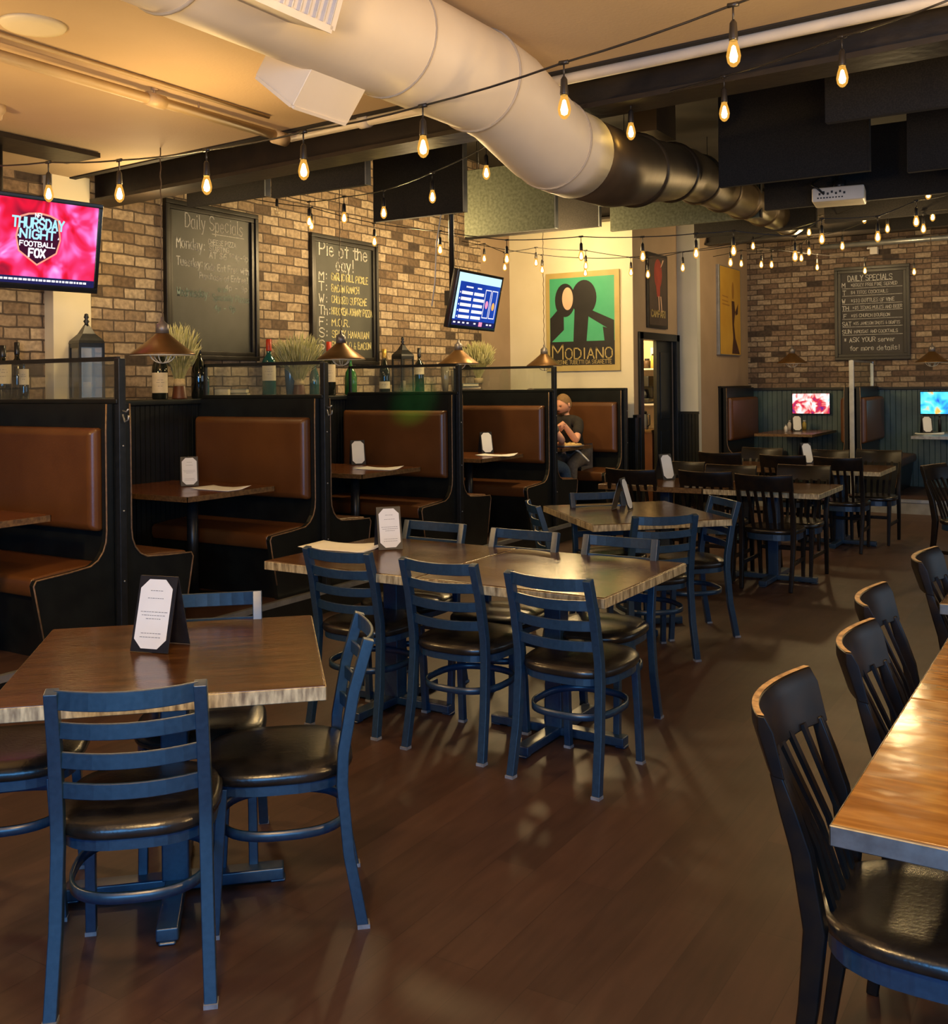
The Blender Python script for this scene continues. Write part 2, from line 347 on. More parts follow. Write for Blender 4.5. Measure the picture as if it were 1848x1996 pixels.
def table_mat(name, c1, c2, c3, rough):
    m = bpy.data.materials.new(name); m.use_nodes = True; nt = m.node_tree; N = nt.nodes; L = nt.links; b = N['Principled BSDF']
    tc = N.new('ShaderNodeTexCoord'); mp = N.new('ShaderNodeMapping'); mp.inputs['Scale'].default_value = (.9, 7, 7); L.new(tc.outputs['Object'], mp.inputs[0])
    n = N.new('ShaderNodeTexNoise'); n.inputs['Scale'].default_value = 3.5; n.inputs['Detail'].default_value = 8; n.inputs['Distortion'].default_value = .8; L.new(mp.outputs[0], n.inputs['Vector'])
    r = N.new('ShaderNodeValToRGB'); e = r.color_ramp.elements; e[0].position = .3; e[0].color = (*c1, 1); e[1].position = .75; e[1].color = (*c3, 1); k = e.new(.52); k.color = (*c2, 1)
    L.new(n.outputs['Fac'], r.inputs[0]); L.new(r.outputs[0], b.inputs['Base Color'])
    n2 = N.new('ShaderNodeTexNoise'); n2.inputs['Scale'].default_value = 6; n2.inputs['Detail'].default_value = 5; L.new(tc.outputs['Object'], n2.inputs['Vector'])
    rr = N.new('ShaderNodeMapRange'); rr.inputs['To Min'].default_value = rough-.07; rr.inputs['To Max'].default_value = rough+.09; L.new(n2.outputs['Fac'], rr.inputs[0]); L.new(rr.outputs[0], b.inputs['Roughness'])
    n3 = N.new('ShaderNodeTexNoise'); n3.inputs['Scale'].default_value = 9 if rough < .163 else 22; L.new(tc.outputs['Object'] if rough < .163 else mp.outputs[0], n3.inputs['Vector'])
    bp = N.new('ShaderNodeBump'); bp.inputs['Strength'].default_value = .22 if rough < .163 else .07; bp.inputs['Distance'].default_value = .01; L.new(n3.outputs['Fac'], bp.inputs['Height']); L.new(bp.outputs[0], b.inputs['Normal'])
    b.inputs['Specular IOR Level'].default_value = .6
    return m
M_TABLE = table_mat('table_walnut', (.034, .013, .004), (.066, .028, .009), (.11, .048, .015), .165)
M_TABLE2 = table_mat('table_varnished', (.15, .062, .012), (.25, .115, .024), (.36, .185, .042), .16)
M_TABLEB = table_mat('booth_table_cherry', (.085, .026, .008), (.12, .040, .012), (.16, .058, .018), .22)
M_EDGE = mat('worn_table_edge', (.62, .52, .30), .4, .1, noise=(60, (.17, .12, .06), 6), scale_xyz=(1, 1, .25))
M_EDGED = mat('brown_table_edge', (.20, .11, .04), .35, .1, noise=(50, (.08, .04, .015), 6))
M_EDGEM = mat('metal_table_edge', (.42, .44, .42), .3, .85, noise=(30, (.30, .30, .28)))

def floor_mat():
    m = bpy.data.materials.new('floor_planks'); m.use_nodes = True; nt = m.node_tree; N = nt.nodes; L = nt.links; b = N['Principled BSDF']
    uv = N.new('ShaderNodeUVMap'); mp = N.new('ShaderNodeMapping'); L.new(uv.outputs[0], mp.inputs[0]); mp.inputs['Rotation'].default_value = (0, 0, math.radians(90))
    t = N.new('ShaderNodeTexBrick'); t.inputs['Scale'].default_value = 1; t.inputs['Brick Width'].default_value = 1.2; t.inputs['Row Height'].default_value = .15
    t.inputs['Mortar Size'].default_value = .0015; t.inputs['Color1'].default_value = (.2, .2, .2, 1); t.inputs['Color2'].default_value = (.8, .8, .8, 1); t.inputs['Mortar'].default_value = (0, 0, 0, 1)
    L.new(mp.outputs[0], t.inputs['Vector'])
    mp2 = N.new('ShaderNodeMapping'); mp2.inputs['Scale'].default_value = (12, 1.3, 1); L.new(uv.outputs[0], mp2.inputs[0])
    n = N.new('ShaderNodeTexNoise'); n.inputs['Scale'].default_value = 3; n.inputs['Detail'].default_value = 8; L.new(mp2.outputs[0], n.inputs['Vector'])
    mx = N.new('ShaderNodeMixRGB'); mx.inputs[0].default_value = .45; L.new(n.outputs['Fac'], mx.inputs[1]); L.new(t.outputs['Color'], mx.inputs[2])
    r = N.new('ShaderNodeValToRGB'); e = r.color_ramp.elements; e[0].position = .15; e[0].color = (.026, .013, .009, 1); e[1].position = .8; e[1].color = (.080, .040, .026, 1)
    L.new(mx.outputs[0], r.inputs[0]); L.new(r.outputs[0], b.inputs['Base Color'])
    n2 = N.new('ShaderNodeTexNoise'); n2.inputs['Scale'].default_value = 2.5; n2.inputs['Detail'].default_value = 6; L.new(uv.outputs[0], n2.inputs['Vector'])
    rr = N.new('ShaderNodeMapRange'); rr.inputs['To Min'].default_value = .34; rr.inputs['To Max'].default_value = .58; L.new(n2.outputs['Fac'], rr.inputs[0]); L.new(rr.outputs[0], b.inputs['Roughness'])
    bp = N.new('ShaderNodeBump'); bp.inputs['Strength'].default_value = .15; bp.inputs['Distance'].default_value = .004; L.new(mx.outputs[0], bp.inputs['Height']); L.new(bp.outputs[0], b.inputs['Normal'])
    return m
M_FLOOR = floor_mat()

# ------------------------------------------------------------------ the room
XW = -6.5; XL = -6.02; XB = -4.8; PZ = .17; ZC = 3.15; ZT = 4.3; YC = 4.52; YB = 14.96; YP = 11.35
struct(MB().bx((-6.7, -4.5, -.1), (6, 15.2, 0)).build('floor', M_FLOOR))
struct(MB().bx((-6.5, .6, 0), (XB+.01, YP, PZ)).build('floor', M_FLOOR))                       # raised floor under the booths
struct(MB().bx((-4.55, 13.25, 0), (4, YB, PZ)).build('floor', M_FLOOR))
struct(MB().bx((XB, .6, PZ-.03), (XB+.035, YP, PZ+.006)).build('trim_1', M_STEEL))
struct(MB().bx((-4.55, 13.21, PZ-.03), (4, 13.25, PZ+.006)).build('trim_2', M_STEEL))
struct(MB().bx((-6.65, -4.5, -.05), (XW, 10.62, ZT)).build('wall_left', M_BRICK))
struct(MB().bx((-6.65, 10.62, -.05), (XW-.02, YP+.1, ZT)).build('wall_left', M_TAN))  # cream wall in shade, the shade painted in with the darker tan
struct(MB().bx((XW-.01, 4.62, 0), (XW+.10, 4.94, ZC+.02)).build('trim_3', M_CREAM, bevel=.004))     # pilaster
struct(MB().bx((-6.6, YP, -.05), (-4.952, YP+.12, ZT)).bx((-4.952, YP-.004, -.05), (-4.834, YP, ZT)).build('wall_back', M_CREAM))
# the wall with the kitchen door runs on from the corner
d0, d1, dz = YP+.22, 12.72, 2.14
w = MB().bx((-4.95, YP, -.05), (-4.83, d0, ZT)).bx((-4.95, d0, dz), (-4.83, d1, ZT)).bx((-4.95, d1, -.05), (-4.83, 12.92, ZT))
struct(w.build('wall_kitchen', M_TAN))
struct(MB().bx((-4.95, 12.80, -.05), (-4.56, 12.92, ZT)).build('wall_corner', M_GREYP))
struct(MB().bx((-4.70, 12.92, -.05), (-4.56, YB+.1, ZT)).build('wall_side', M_TAN))
struct(MB().bx((-4.7, YB, -.05), (6, YB+.15, ZT)).build('wall_right', M_BRICK2))
# door frame, closed leaf and the lit kitchen behind
fr = MB().bx((-4.86, d0-.09, 0), (-4.80, d0+.02, dz+.09)).bx((-4.86, d1-.02, 0), (-4.80, d1+.09, dz+.09)).bx((-4.86, d0-.09, dz), (-4.80, d1+.09, dz+.09))
dr = thing('door_1', None, None); dr['kind'] = 'structure'
fr.build('door_frame', M_DARKWOOD, dr, bevel=.006)
MB().bx((-4.93, 12.20, 0), (-4.88, d1, dz)).bx((-4.885, 12.30, .25), (-4.87, 12.62, 1.0)).bx((-4.885, 12.30, 1.15), (-4.87, 12.62, 2.0)).build('door_leaf', M_DARKWOOD, dr, bevel=.004)
M_KIT = mat('kitchen_wall_paint', (.62, .50, .30), .6, noise=(4, (.55, .42, .24)))
struct(MB().bx((-6.0, 12.85, -.05), (-4.96, 12.97, 2.8)).bx((-6.1, YP+.14, -.05), (-6.0, 12.97, 2.8)).bx((-6.1, YP+.13, 2.7), (-4.96, 12.97, 2.8)).build('wall_pantry', M_KIT))
point('pantry_lamp_light', (-5.3, 11.95, 2.45), 70, (1, .78, .42), .08)

# beadboard below the ledge, ledge top, wall panelling elsewhere
def bead(name, o, u, v0, length, h, n_w=.045, m=M_DARKWOOD, nrm=(1, 0, 0)):
    """tongue and groove boards: o start, u direction, nrm out of the wall"""
    mb = MB(); u = Vector(u); nrm = Vector(nrm); o = Vector(o); k = int(length/n_w); mb_v = []; mb_f = []
    prof = []
    for i in range(k):
        a = i*n_w
        prof += [(a, 0), (a+.004, -.008), (a+.008, 0)]
    prof.append((length, 0))
    for (a, d) in prof:
        p = o+u*a+nrm*d; mb_v += [p, p+V(0, 0, h)]
    for i in range(len(prof)-1): mb_f.append((2*i, 2*i+2, 2*i+3, 2*i+1))
    mb.add(mb_v, mb_f)
    return struct(mb.build(name, m, fixn=False))
bead('trim_4', (XL, .6, PZ), (0, 1, 0), 0, YP-.6, 1.33)
struct(MB().bx((XW, .6, 1.49), (XL+.03, YP, 1.53)).build('trim_5', M_DARKWOOD, bevel=.006))
bead('trim_6', (-4.815, YP-.01, 0), (0, 1, 0), 0, d0-.09-YP, 1.2)
struct(MB().bx((-4.84, YP-.02, 1.2), (-4.79, d0-.09, 1.235)).build('trim_7', M_DARKWOOD))
bead('trim_8', (-5.0, YP-.012, 0), (1, 0, 0), 0, .185, 1.2, nrm=(0, -1, 0))
bead('trim_9', (-4.83, 12.79, 0), (1, 0, 0), 0, .28, 1.2, nrm=(0, -1, 0))
struct(MB().bx((-4.83, 12.775, 1.2), (-4.545, 12.80, 1.235)).build('trim_10', M_DARKWOOD))
M_TEALLIT = mat('teal_lit_beadboard', (.045, .085, .082), .38, noise=(10, (.06, .105, .10)))  # teal light falling on the boards is painted into their colour
bead('trim_11', (-4.56, YB-.012, PZ), (1, 0, 0), 0, 6.5, 1.31, .07, M_TEALLIT, nrm=(0, -1, 0))
struct(MB().bx((-4.56, YB-.05, 1.48), (2, YB, 1.52)).build('trim_12', M_DARKWOOD, bevel=.004))
# ceilings
yc = lambda x: YC-.068*(x+2.8)
struct(MB().prism([(-6.6, -4.5), (6, -4.5), (6, yc(6)), (-6.6, yc(-6.6))], (0, 0, ZC), (1, 0, 0), (0, 1, 0), (0, 0, .12)).build('ceiling', M_CEIL))
BR = -math.atan(.068)
def turned(o):
    """the beam and ceiling edge stand a few degrees off the room grid"""
    o.matrix_world = Matrix.Translation((-2.8, YC, 0)) @ Matrix.Rotation(BR, 4, 'Z') @ Matrix.Translation((2.8, -YC, 0)) @ o.matrix_world
    return o
struct(MB().bx((-6.6, -4.5, ZT), (6, 15.2, ZT+.1)).build('ceiling', M_BLACKCEIL))
turned(struct(MB().bx((-6.7, YC, ZC-.01), (6, YC+.05, ZT)).build('trim_13', M_BLACKCEIL)))
# steel beams across the dark ceiling
def beam(name, y, z0, z1, x0=-6.5, x1=5.5, w=.2):
    t = .025
    mb = MB().bx((x0, y-w/2, z0), (x1, y+w/2, z0+t)).bx((x0, y-.01, z0+t), (x1, y+.01, z1-t)).bx((x0, y-w/2, z1-t), (x1, y+w/2, z1))
    return struct(mb.build(name, M_BEAM))
turned(beam('trim_14', 4.80, 2.99, 3.42, w=.22))
turned(struct(MB().bx((-6.5, 4.62, 3.42), (5.5, 5.0, ZT)).build('trim_15', M_BLACKCEIL)))
beam('trim_16', 13.2, 3.42, 3.8); beam('trim_17', 11.2, 3.55, 3.95, x0=-6.4)
struct(MB().bx((-4.5, 14.5, 3.62), (4, 14.9, ZT)).build('trim_18', M_BEAM))
# baseboard of the raised floor
struct(MB().bx((XB-.0, .6, 0), (XB+.02, YP, PZ-.03)).build('baseboard_left', M_DARKWOOD))
struct(MB().bx((-4.55, 13.225, 0), (4, 13.25, PZ-.03)).build('baseboard_right', mat('grey_riser', (.16, .15, .14), .4, noise=(5, (.3, .3, .28)))))
# ------------------------------------------------------------------ duct, pipes, panels under the ceiling
DX, DZ1, DZ2, DR = -2.29, 2.915, 2.765, .215
dt = thing('air_duct', 'large round cream painted air duct hanging below the ceiling, turning dark beyond the beam', 'duct', (DX, 2.0, DZ1))
def ring_pts(y, z): return V(0, y-2.0, z-DZ1)
mb = MB().tube([ring_pts(-1.5, DZ1), ring_pts(1.0, DZ1), ring_pts(3.75, DZ1), ring_pts(3.95, DZ1-.02), ring_pts(4.32, DZ2+.02), ring_pts(4.5, DZ2), ring_pts(4.66, DZ2)],
               [DR]*6+[DR], n=40, upv=(0, 0, 1)).build('duct_pipe', M_DUCT, dt)
for y, z, r in [(2.05, DZ1, .006), (3.1, DZ1, .004), (3.72, DZ1, .007), (4.4, DZ2+.01, .006)]:
    MB().tube([ring_pts(y, z)+V(math.cos(a), 0, math.sin(a))*(DR+.002) for a in [i*math.pi/20 for i in range(40)]], r, n=6, closed=True).build('duct_seam', mat('duct_seam', (.42, .36, .28), .5, noise=(8, (.36, .3, .22))), dt)
far = [(V(DX, 4.66, DZ2), DR-.008), (V(DX, 5.1, DZ2+.01), DR-.008)]+[(at(a, b, d=c), r) for a, b, c, r in ((1335, 338, 7.6, .185), (1425, 380, 9.0, .165), (1503, 416, 10.6, .15), (1545, 436, 11.6, .14))]
o_ = V(DX, 2.0, DZ1)
MB().tube([p-o_ for p, r in far], [r for p, r in far], n=36, upv=(0, 0, 1)).build('dark_duct_pipe', M_DUCTDK, dt)
for i in range(5):
    for f_ in (.25, .75):
        if i == 0: continue
        p = far[i][0].lerp(far[i+1][0], f_)-o_; d_ = (far[i+1][0]-far[i][0]).normalized(); r = far[i][1]*(1-f_)+far[i+1][1]*f_
        MB().tube([p-d_*.03, p, p+d_*.03], [r, r+.018, r], n=32, upv=(0, 0, 1)).build('duct_collar', M_DUCTDK, dt)
p = far[2][0]-o_
MB().bx(tuple(p+V(-.06, -.9, .12)), tuple(p+V(.14, -.55, .42))).build('duct_branch', M_DUCTDK, dt)
# two register boots of the cream duct
M_GALV = mat('galvanised', (.30, .33, .36), .45, .6, noise=(9, (.22, .25, .28)))
def boot(yc, side, ang, w, face_m, grille):
    """box whose outer face looks sideways and down"""
    a = math.radians(ang); n = V(side*math.cos(a), 0, -math.sin(a)); t = V(0, 1, 0); b = n.cross(t)
    c = V(0, yc-2, 0)
    bm = MB()
    d0_, d1_ = DR*.55, DR+(.15 if grille else .11)
    hw, hh = w/2, .11
    P = [c+n*d+t*(sx*hw)+b*(sz*hh) for d in (d0_, d1_) for sx in (-1, 1) for sz in (-1, 1)]
    bm.add(P, [(0, 1, 3, 2), (4, 6, 7, 5), (0, 4, 5, 1), (2, 3, 7, 6), (0, 2, 6, 4), (1, 5, 7, 3)])
    o = bm.build('register_box', face_m, dt, bevel=.003)
    g = MB()
    f = c+n*(d1_+.004)
    for s1, s2 in (((-1, -1), (1, -1)), ((1, -1), (1, 1)), ((1, 1), (-1, 1)), ((-1, 1), (-1, -1))):
        g.tube([f+t*(s1[0]*(hw-.008))+b*(s1[1]*(hh-.008)), f+t*(s2[0]*(hw-.008))+b*(s2[1]*(hh-.008))], .009, sec=(.022, .012), upv=n)
    g.build('register_frame', M_WHITE if grille else M_DUCT, o)
    if grille:
        s = MB(); k = 16
        for i in range(k):
            q = -hw+.025+(w-.05)*i/(k-1)
            s.tube([f+t*q+b*(-hh+.02), f+t*q+b*(hh-.02)], .003, sec=(.004, .018), upv=n)
        s.build('grille', mat('grille_fins', (.55, .56, .62), .35, .4, noise=(9, (.45, .45, .5))), o)
boot(2.84, -1, 52, .30, M_DUCT, False)
boot(2.12, 1, 21, .56, M_WHITE, True)
# hanger strap
MB().tube([V(.05, .95, ZC-DZ1), V(.12, .97, .12), V(.17, 1.02, .06)], .006, n=6).build('hanger_cable', M_WHITE, dt)

# pipes along the ceiling
pt = thing('sprinkler_pipe', 'white painted sprinkler pipe running right across under the ceiling edge', 'pipe', (-2.8, YC+.06, 3.12), BR)
MB().tube([V(-1.4, 0, 0), V(8, 0, 0)], .028, n=14).build('pipe', M_WHITE, pt)
for x in (-.8, 2.35, 4.2):
    MB().tube([V(x-.035, 0, 0), V(x+.035, 0, 0)], .037, n=14).build('pipe_clamp', M_WHITE, pt)
M_PIPEC = mat('cream_pipe', (.56, .42, .25), .5, noise=(6, (.5, .37, .2)))
p2 = thing('ceiling_pipe', 'cream painted pipe with a clip running back along the ceiling at left', 'pipe', (-4.15, 3.0, ZC-.06))
MB().tube([V(0, -4, 0), V(0, 1.56, 0)], .027, n=14).tube([V(0, .55, 0), V(0, .66, 0)], .036, n=14).tube([V(0, 1.48, -.01), V(0, 1.58, -.01)], .04, n=14).build('pipe', M_PIPEC, p2)
MB().tube([V(0, .6, .02), V(0, .6, .058)], .008, n=8).tube([V(0, .6, .05), V(0, .6, .06)], .02, n=10).tube([V(0, .9, .02), V(0, .9, .058)], .005, n=8).build('hanger', M_PIPEC, p2)
p3 = tag(MB().tube([V(-4.02, -1, ZC-.014), V(-4.02, 4.3, ZC-.014)], .011, n=10).build('conduit', M_PIPEC), 'thin cream conduit flat against the ceiling beside the clipped pipe', 'conduit')
# round ceiling speaker, plate of the left television
c = at(65, 48, z=ZC)
rd = thing('ceiling_diffuser', 'round cream flush diffuser in the ceiling at upper left', 'diffuser', c)
MB().lathe([(.0, -.018), (.085, -.018), (.125, -.012), (.135, 0)], n=36).build('cover', M_CREAM, rd)
c = at(-8, 216, z=ZC-.03)
tag(MB().lathe([(.0, -.05), (.03, -.05), (.035, -.02), (.05, 0), (.05, .03)], c, n=20).build('ceiling_sprinkler', M_PIPEC), 'small cream sprinkler head on the ceiling above the left television', 'sprinkler')

# felt acoustic panels hung in rows under the dark ceiling
panel_data = [
    # x0, x1, y, z0, z1, material, label
    (-6.1, -5.28, 5.62, 3.02, 3.75, M_FELT, 'black felt ceiling panel above the first chalkboard'),
    (-5.22, -4.35, 5.62, 3.0, 3.75, M_FELT, 'black felt ceiling panel whose pale end faces the brick wall gap, above the left wall'),
    (-5.3, -4.40, 6.95, 3.0, 3.75, M_FELT, 'black felt ceiling panel ending at the pole of the hanging television'),
    (-5.15, -4.20, 8.15, 3.0, 3.62, M_FELTLIT, 'green lit felt ceiling panel right of the television pole'),
    (-4.25, -2.75, 9.45, 3.13, 3.5, M_FELTLIT, 'long low green lit felt ceiling panel in front of the tall poster wall'),
    (-6.0, -4.4, 9.5, 3.2, 3.7, M_FELT, 'dark felt ceiling panel high over the green poster'),
    (-1.98, -1.40, 5.75, 3.28, 3.9, M_FELT, 'dark felt ceiling panel close beyond the beam by the duct'),
    (-1.30, .35, 5.70, 3.0, 3.75, M_FELT, 'nearest big black felt panel at the upper right edge'),
    (-2.37, -1.36, 7.15, 3.0, 3.75, M_FELT, 'dark felt panel between the duct and the projector'),
    (-1.12, .35, 7.15, 2.96, 3.75, M_FELT, 'dark felt panel at the right edge over the projector'),
    (-2.42, -.25, 8.45, 3.02, 3.6, M_FELT, 'dark felt panel directly behind the white projector'),
    (-2.3, .3, 10.0, 3.1, 3.6, M_FELT, 'long dark felt panel behind and below the projector'),
    (-3.9, -2.6, 10.9, 3.2, 3.6, M_FELT, 'dark felt panel left of the far end of the duct'),
    (-2.0, .3, 11.7, 3.22, 3.65, M_FELT, 'farthest dark felt panel above the bulb cluster')]
for (x0, x1, y, z0, z1, m, lab) in panel_data:
    t = thing('acoustic_panel', lab, 'ceiling panel', (x0, y, z0), 0, 'felt acoustic panels under the dark ceiling')
    MB().bx((0, -.025, 0), (x1-x0, .025, z1-z0)).build('felt_board', m, t, bevel=.004, seg=1)
    edge = M_STEEL if x1 < -4 else M_FELT
    MB().bx((x1-x0, -.027, 0), (x1-x0+.012, .027, z1-z0)).build('edge_channel', edge, t)
    MB().tube([V(.15, 0, z1-z0), V(.15, 0, ZT-z0)], .004, n=5).tube([V(x1-x0-.15, 0, z1-z0), V(x1-x0-.15, 0, ZT-z0)], .004, n=5).build('hanging_wire', M_BLACKMETAL, t)

# projector
pj = at(1636, 383, d=8.0)
t = thing('projector', 'white projector hanging upside down from the dark ceiling', 'projector', pj, math.radians(8))
MB().bx((-.19, -.15, -.055), (.19, .15, .055)).build('body', M_WHITE, t, bevel=.012)
mb = MB()
for i in range(7): mb.bx((-.14+i*.03, -.153, -.005+(.012 if i % 2 else 0)), (-.125+i*.03, -.149, .012+(.012 if i % 2 else 0)))
for i in range(9): mb.bx((-.15+i*.022, -.153, -.032), (-.138+i*.022, -.149, -.022))
mb.build('connectors', M_BLACKMETAL, t)
MB().tube([V(0, 0, .05), V(0, 0, .12)], .05, n=14).tube([V(0, 0, .1), V(0, 0, ZT-pj.z)], .018, n=12).build('ceiling_mount', M_BLACKMETAL, t)
MB().tube([V(-.1, -.155, 0), V(-.15, -.2, .05), V(-.19, -.16, .08), V(-.2, 0, .12), V(-.05, 0, .2)], .008, n=6).build('cable', M_BLACKMETAL, t)

# ------------------------------------------------------------------ string lights
M_CORE = emis('filament_glow', (1.0, .74, .26), 70)
M_BULBG = None
def bulb_glass():
    m = bpy.data.materials.new('bulb_glass'); m.use_nodes = True; nt = m.node_tree; N = nt.nodes; L = nt.links
    N.remove(N['Principled BSDF'])
    t = N.new('ShaderNodeBsdfTransparent'); t.inputs[0].default_value = (1, .86, .55, 1)
    e = N.new('ShaderNodeEmission'); e.inputs[0].default_value = (1, .50, .09, 1); e.inputs[1].default_value = 1.1
    x = N.new('ShaderNodeMixShader'); x.inputs[0].default_value = .5
    L.new(t.outputs[0], x.inputs[1]); L.new(e.outputs[0], x.inputs[2]); L.new(x.outputs[0], N['Material Output'].inputs[0])
    return m
M_BULBG = bulb_glass()
M_BULBOFF = pane_mat('unlit_bulb_glass', (.95, .93, .88), .12)
M_CABLE = mat('black_cable', (.012, .010, .009), .4, noise=(30, (.02, .017, .015)))
prof_glass = [(.012, 0), (.013, -.012), (.020, -.035), (.0235, -.055), (.020, -.075), (.010, -.088), (0, -.092)]
prof_core = [(0, -.020), (.006, -.025), (.011, -.045), (.014, -.058), (.011, -.072), (0, -.078)]
prof_sock = [(0, .062), (.006, .06), (.012, .05), (.015, .0), (.014, -.006)]
me_cache = {}
def part_copy(key, make, parent, loc):
    if key not in me_cache:
        o = make(); me_cache[key] = o.data; o.parent = parent; o.location = loc; return o
    n, d = key, me_cache[key]
    o = bpy.data.objects.new(n, d); COL.objects.link(o); o.parent = parent; o.location = loc
    return o
def strand(label, bulbs, pre=(), post=(), scale=1.0, off=(), drop=.11):
    """bulbs: (px, py, distance) of the bulb centre; the cable runs above the sockets"""
    P = [at(a, b, d=c) for a, b, c in bulbs]
    t = thing('string_lights', label, 'string lights', P[0], 0, 'strings of bulbs under the ceiling')
    L0 = P[0]; tops = [p+V(0, 0, .05+drop) for p in P]
    path = [at(a, b, d=c) for a, b, c in pre]+tops+[at(a, b, d=c) for a, b, c in post]
    pts = []
    for i in range(len(path)-1):
        a, b = path[i], path[i+1]
        for k in range(4):
            f = k/4; sag = .10*(b-a).length*(f*(1-f))*(.5)
            pts.append(a.lerp(b, f)-V(0, 0, sag)-L0)
    pts.append(path[-1]-L0)
    MB().tube(pts, .0042, n=6).build('cable', M_CABLE, t)
    for i, p in enumerate(P):
        q = p-L0+V(0, 0, .05)
        s = part_copy('socket', lambda: MB().lathe(prof_sock, n=12).tube([V(0, 0, .06), V(0, 0, drop)], .0035, n=6).tube([V(-.018, 0, drop), V(.018, 0, drop)], .008, n=6).build('socket', M_CABLE), t, q)
        if i in off:
            part_copy('unlit_bulb', lambda: MB().lathe(prof_glass, n=14).build('unlit_bulb', M_BULBOFF), s, V(0, 0, 0))
        else:
            part_copy('bulb', lambda: MB().lathe(prof_glass, n=14).build('bulb', M_BULBG), s, V(0, 0, 0))
            part_copy('filament', lambda: MB().lathe(prof_core, n=8).build('filament', M_CORE), s, V(0, 0, 0))
    return t
def line_d(a, b, px, py):
    """distance where the sight line of px crosses the plan line a-b"""
    r = ray(px, py); d = Vector((b[0]-a[0], b[1]-a[1]))
    den = r.x*(-d.y)+r.y*d.x
    return (a[0]*(-d.y)+a[1]*d.x)/den
def onl(a, b, L): return [(x, y, line_d(a, b, x, y)) for x, y in L]
nearA, nearB = (-7, 3.26), (2, 3.26)
strand('nearest string of bulbs sweeping from the left television up across the duct', onl(nearA, nearB, [(95, 378), (233, 378), (403, 362), (592, 332), (825, 287), (1100, 210), (1430, 106)]),
       pre=[(-60, 322, 5.6)], post=[(1600, -60, 3.1)])
wl = (-6.42, 6.75)
b = (-.95, 4.25)
strand('string of bulbs from the first chalkboard corner rising right behind the beam', onl(b, wl, [(1642, 150), (1412, 219), (1230, 257), (948, 337), (843, 384), (748, 415), (671, 425), (603, 432), (540, 412), (498, 412)]),
       pre=[(1850, 0, 3.6)], post=[(478, 385, 9.2)], off=(8,))
e3 = (-2.7, 8.0)
strand('string of bulbs sagging from the first chalkboard past the hanging television', onl(wl, e3, [(607, 440), (730, 471), (858, 487), (988, 505), (1133, 499), (1253, 500), (1357, 494), (1430, 489), (1550, 500), (1602, 466), (1711, 462), (1786, 432)]),
       pre=[(478, 385, 9.2)], post=[(1870, 372, 8.6)])
strand('string of small bulbs crossing behind the hanging television towards the red poster', [(944, 504, 11.2), (984, 521, 11.0), (1045, 512, 10.9), (1142, 518, 10.8), (1263, 535, 10.6), (1331, 522, 10.4), (1424, 512, 10.2)],
       pre=[(905, 478, 11.4)], post=[(1500, 455, 10)])
strand('string of small bulbs in front of the green poster', [(1057, 526, 11.0), (1141, 532, 11.0), (1230, 531, 10.9)], pre=[(900, 470, 11.3)], post=[(1460, 470, 10.6), ])
strand('string of far bulbs below the end of the duct', [(1445, 514, 12.4), (1484, 516, 12.0), (1504, 516, 11.8), (1562, 503, 11.2), (1577, 491, 10.8), (1642, 480, 10.4), (1730, 446, 9.8), (1800, 446, 9.2)],
       pre=[(1390, 500, 12.6)], post=[(1900, 400, 8.6)])
strand('string of far bulbs in front of the back wall chalkboard', [(1593, 521, 12.8), (1686, 528, 12.6), (1782, 530, 12.4)], pre=[(1468, 479, 12.6)], post=[(1900, 500, 12.2)])
strand('short string of far bulbs above the back wall at right', [(1468, 480, 11.6), (1577, 453, 11.0), (1685, 428, 10.2), (1818, 423, 9.6)], pre=[(1380, 480, 12)], post=[(1900, 395, 9)])

P_ = [V(-1.2+i*.55, 8.6+.25*i, 3.05-.05*math.sin(i)) for i in range(8)]
def px_of(p):
    r = p-V(0, 0, EYE); d = r.dot(fw); lat = r.dot(rl)/d*FOC; dn = -r.z/d*FOC
    return (PX+lat+ROLL*dn, PY+dn-ROLL*lat, d)
strand('string of far bulbs leaving the picture at the right edge above the aisle', [px_of(p) for p in P_], pre=[(1540, 448, 10.8)], post=[px_of(V(3.5, 10.8, 3.3))])

a_ = at(1600, 482, y=14.3); b_ = at(1870, 462, y=14.3)
pp3 = thing('wall_conduit', 'silver conduit under the dark beam above the back wall chalkboard', 'pipe', a_)
MB().tube([V(0, 0, 0), V(3.2, 0, 0)], .035, n=12).build('pipe', M_STEEL, pp3)
c = at(1704, 489, y=YB-.05)
t = thing('emergency_light', 'small white emergency light box above the back wall chalkboard', 'light box', c)
MB().box((0, 0, 0), (.10, .09, .10)).build('housing', M_WHITE, t, bevel=.006); MB().box((-.06, 0, .04), (.06, .05, .02)).build('lamp_arm', M_WHITE, t)
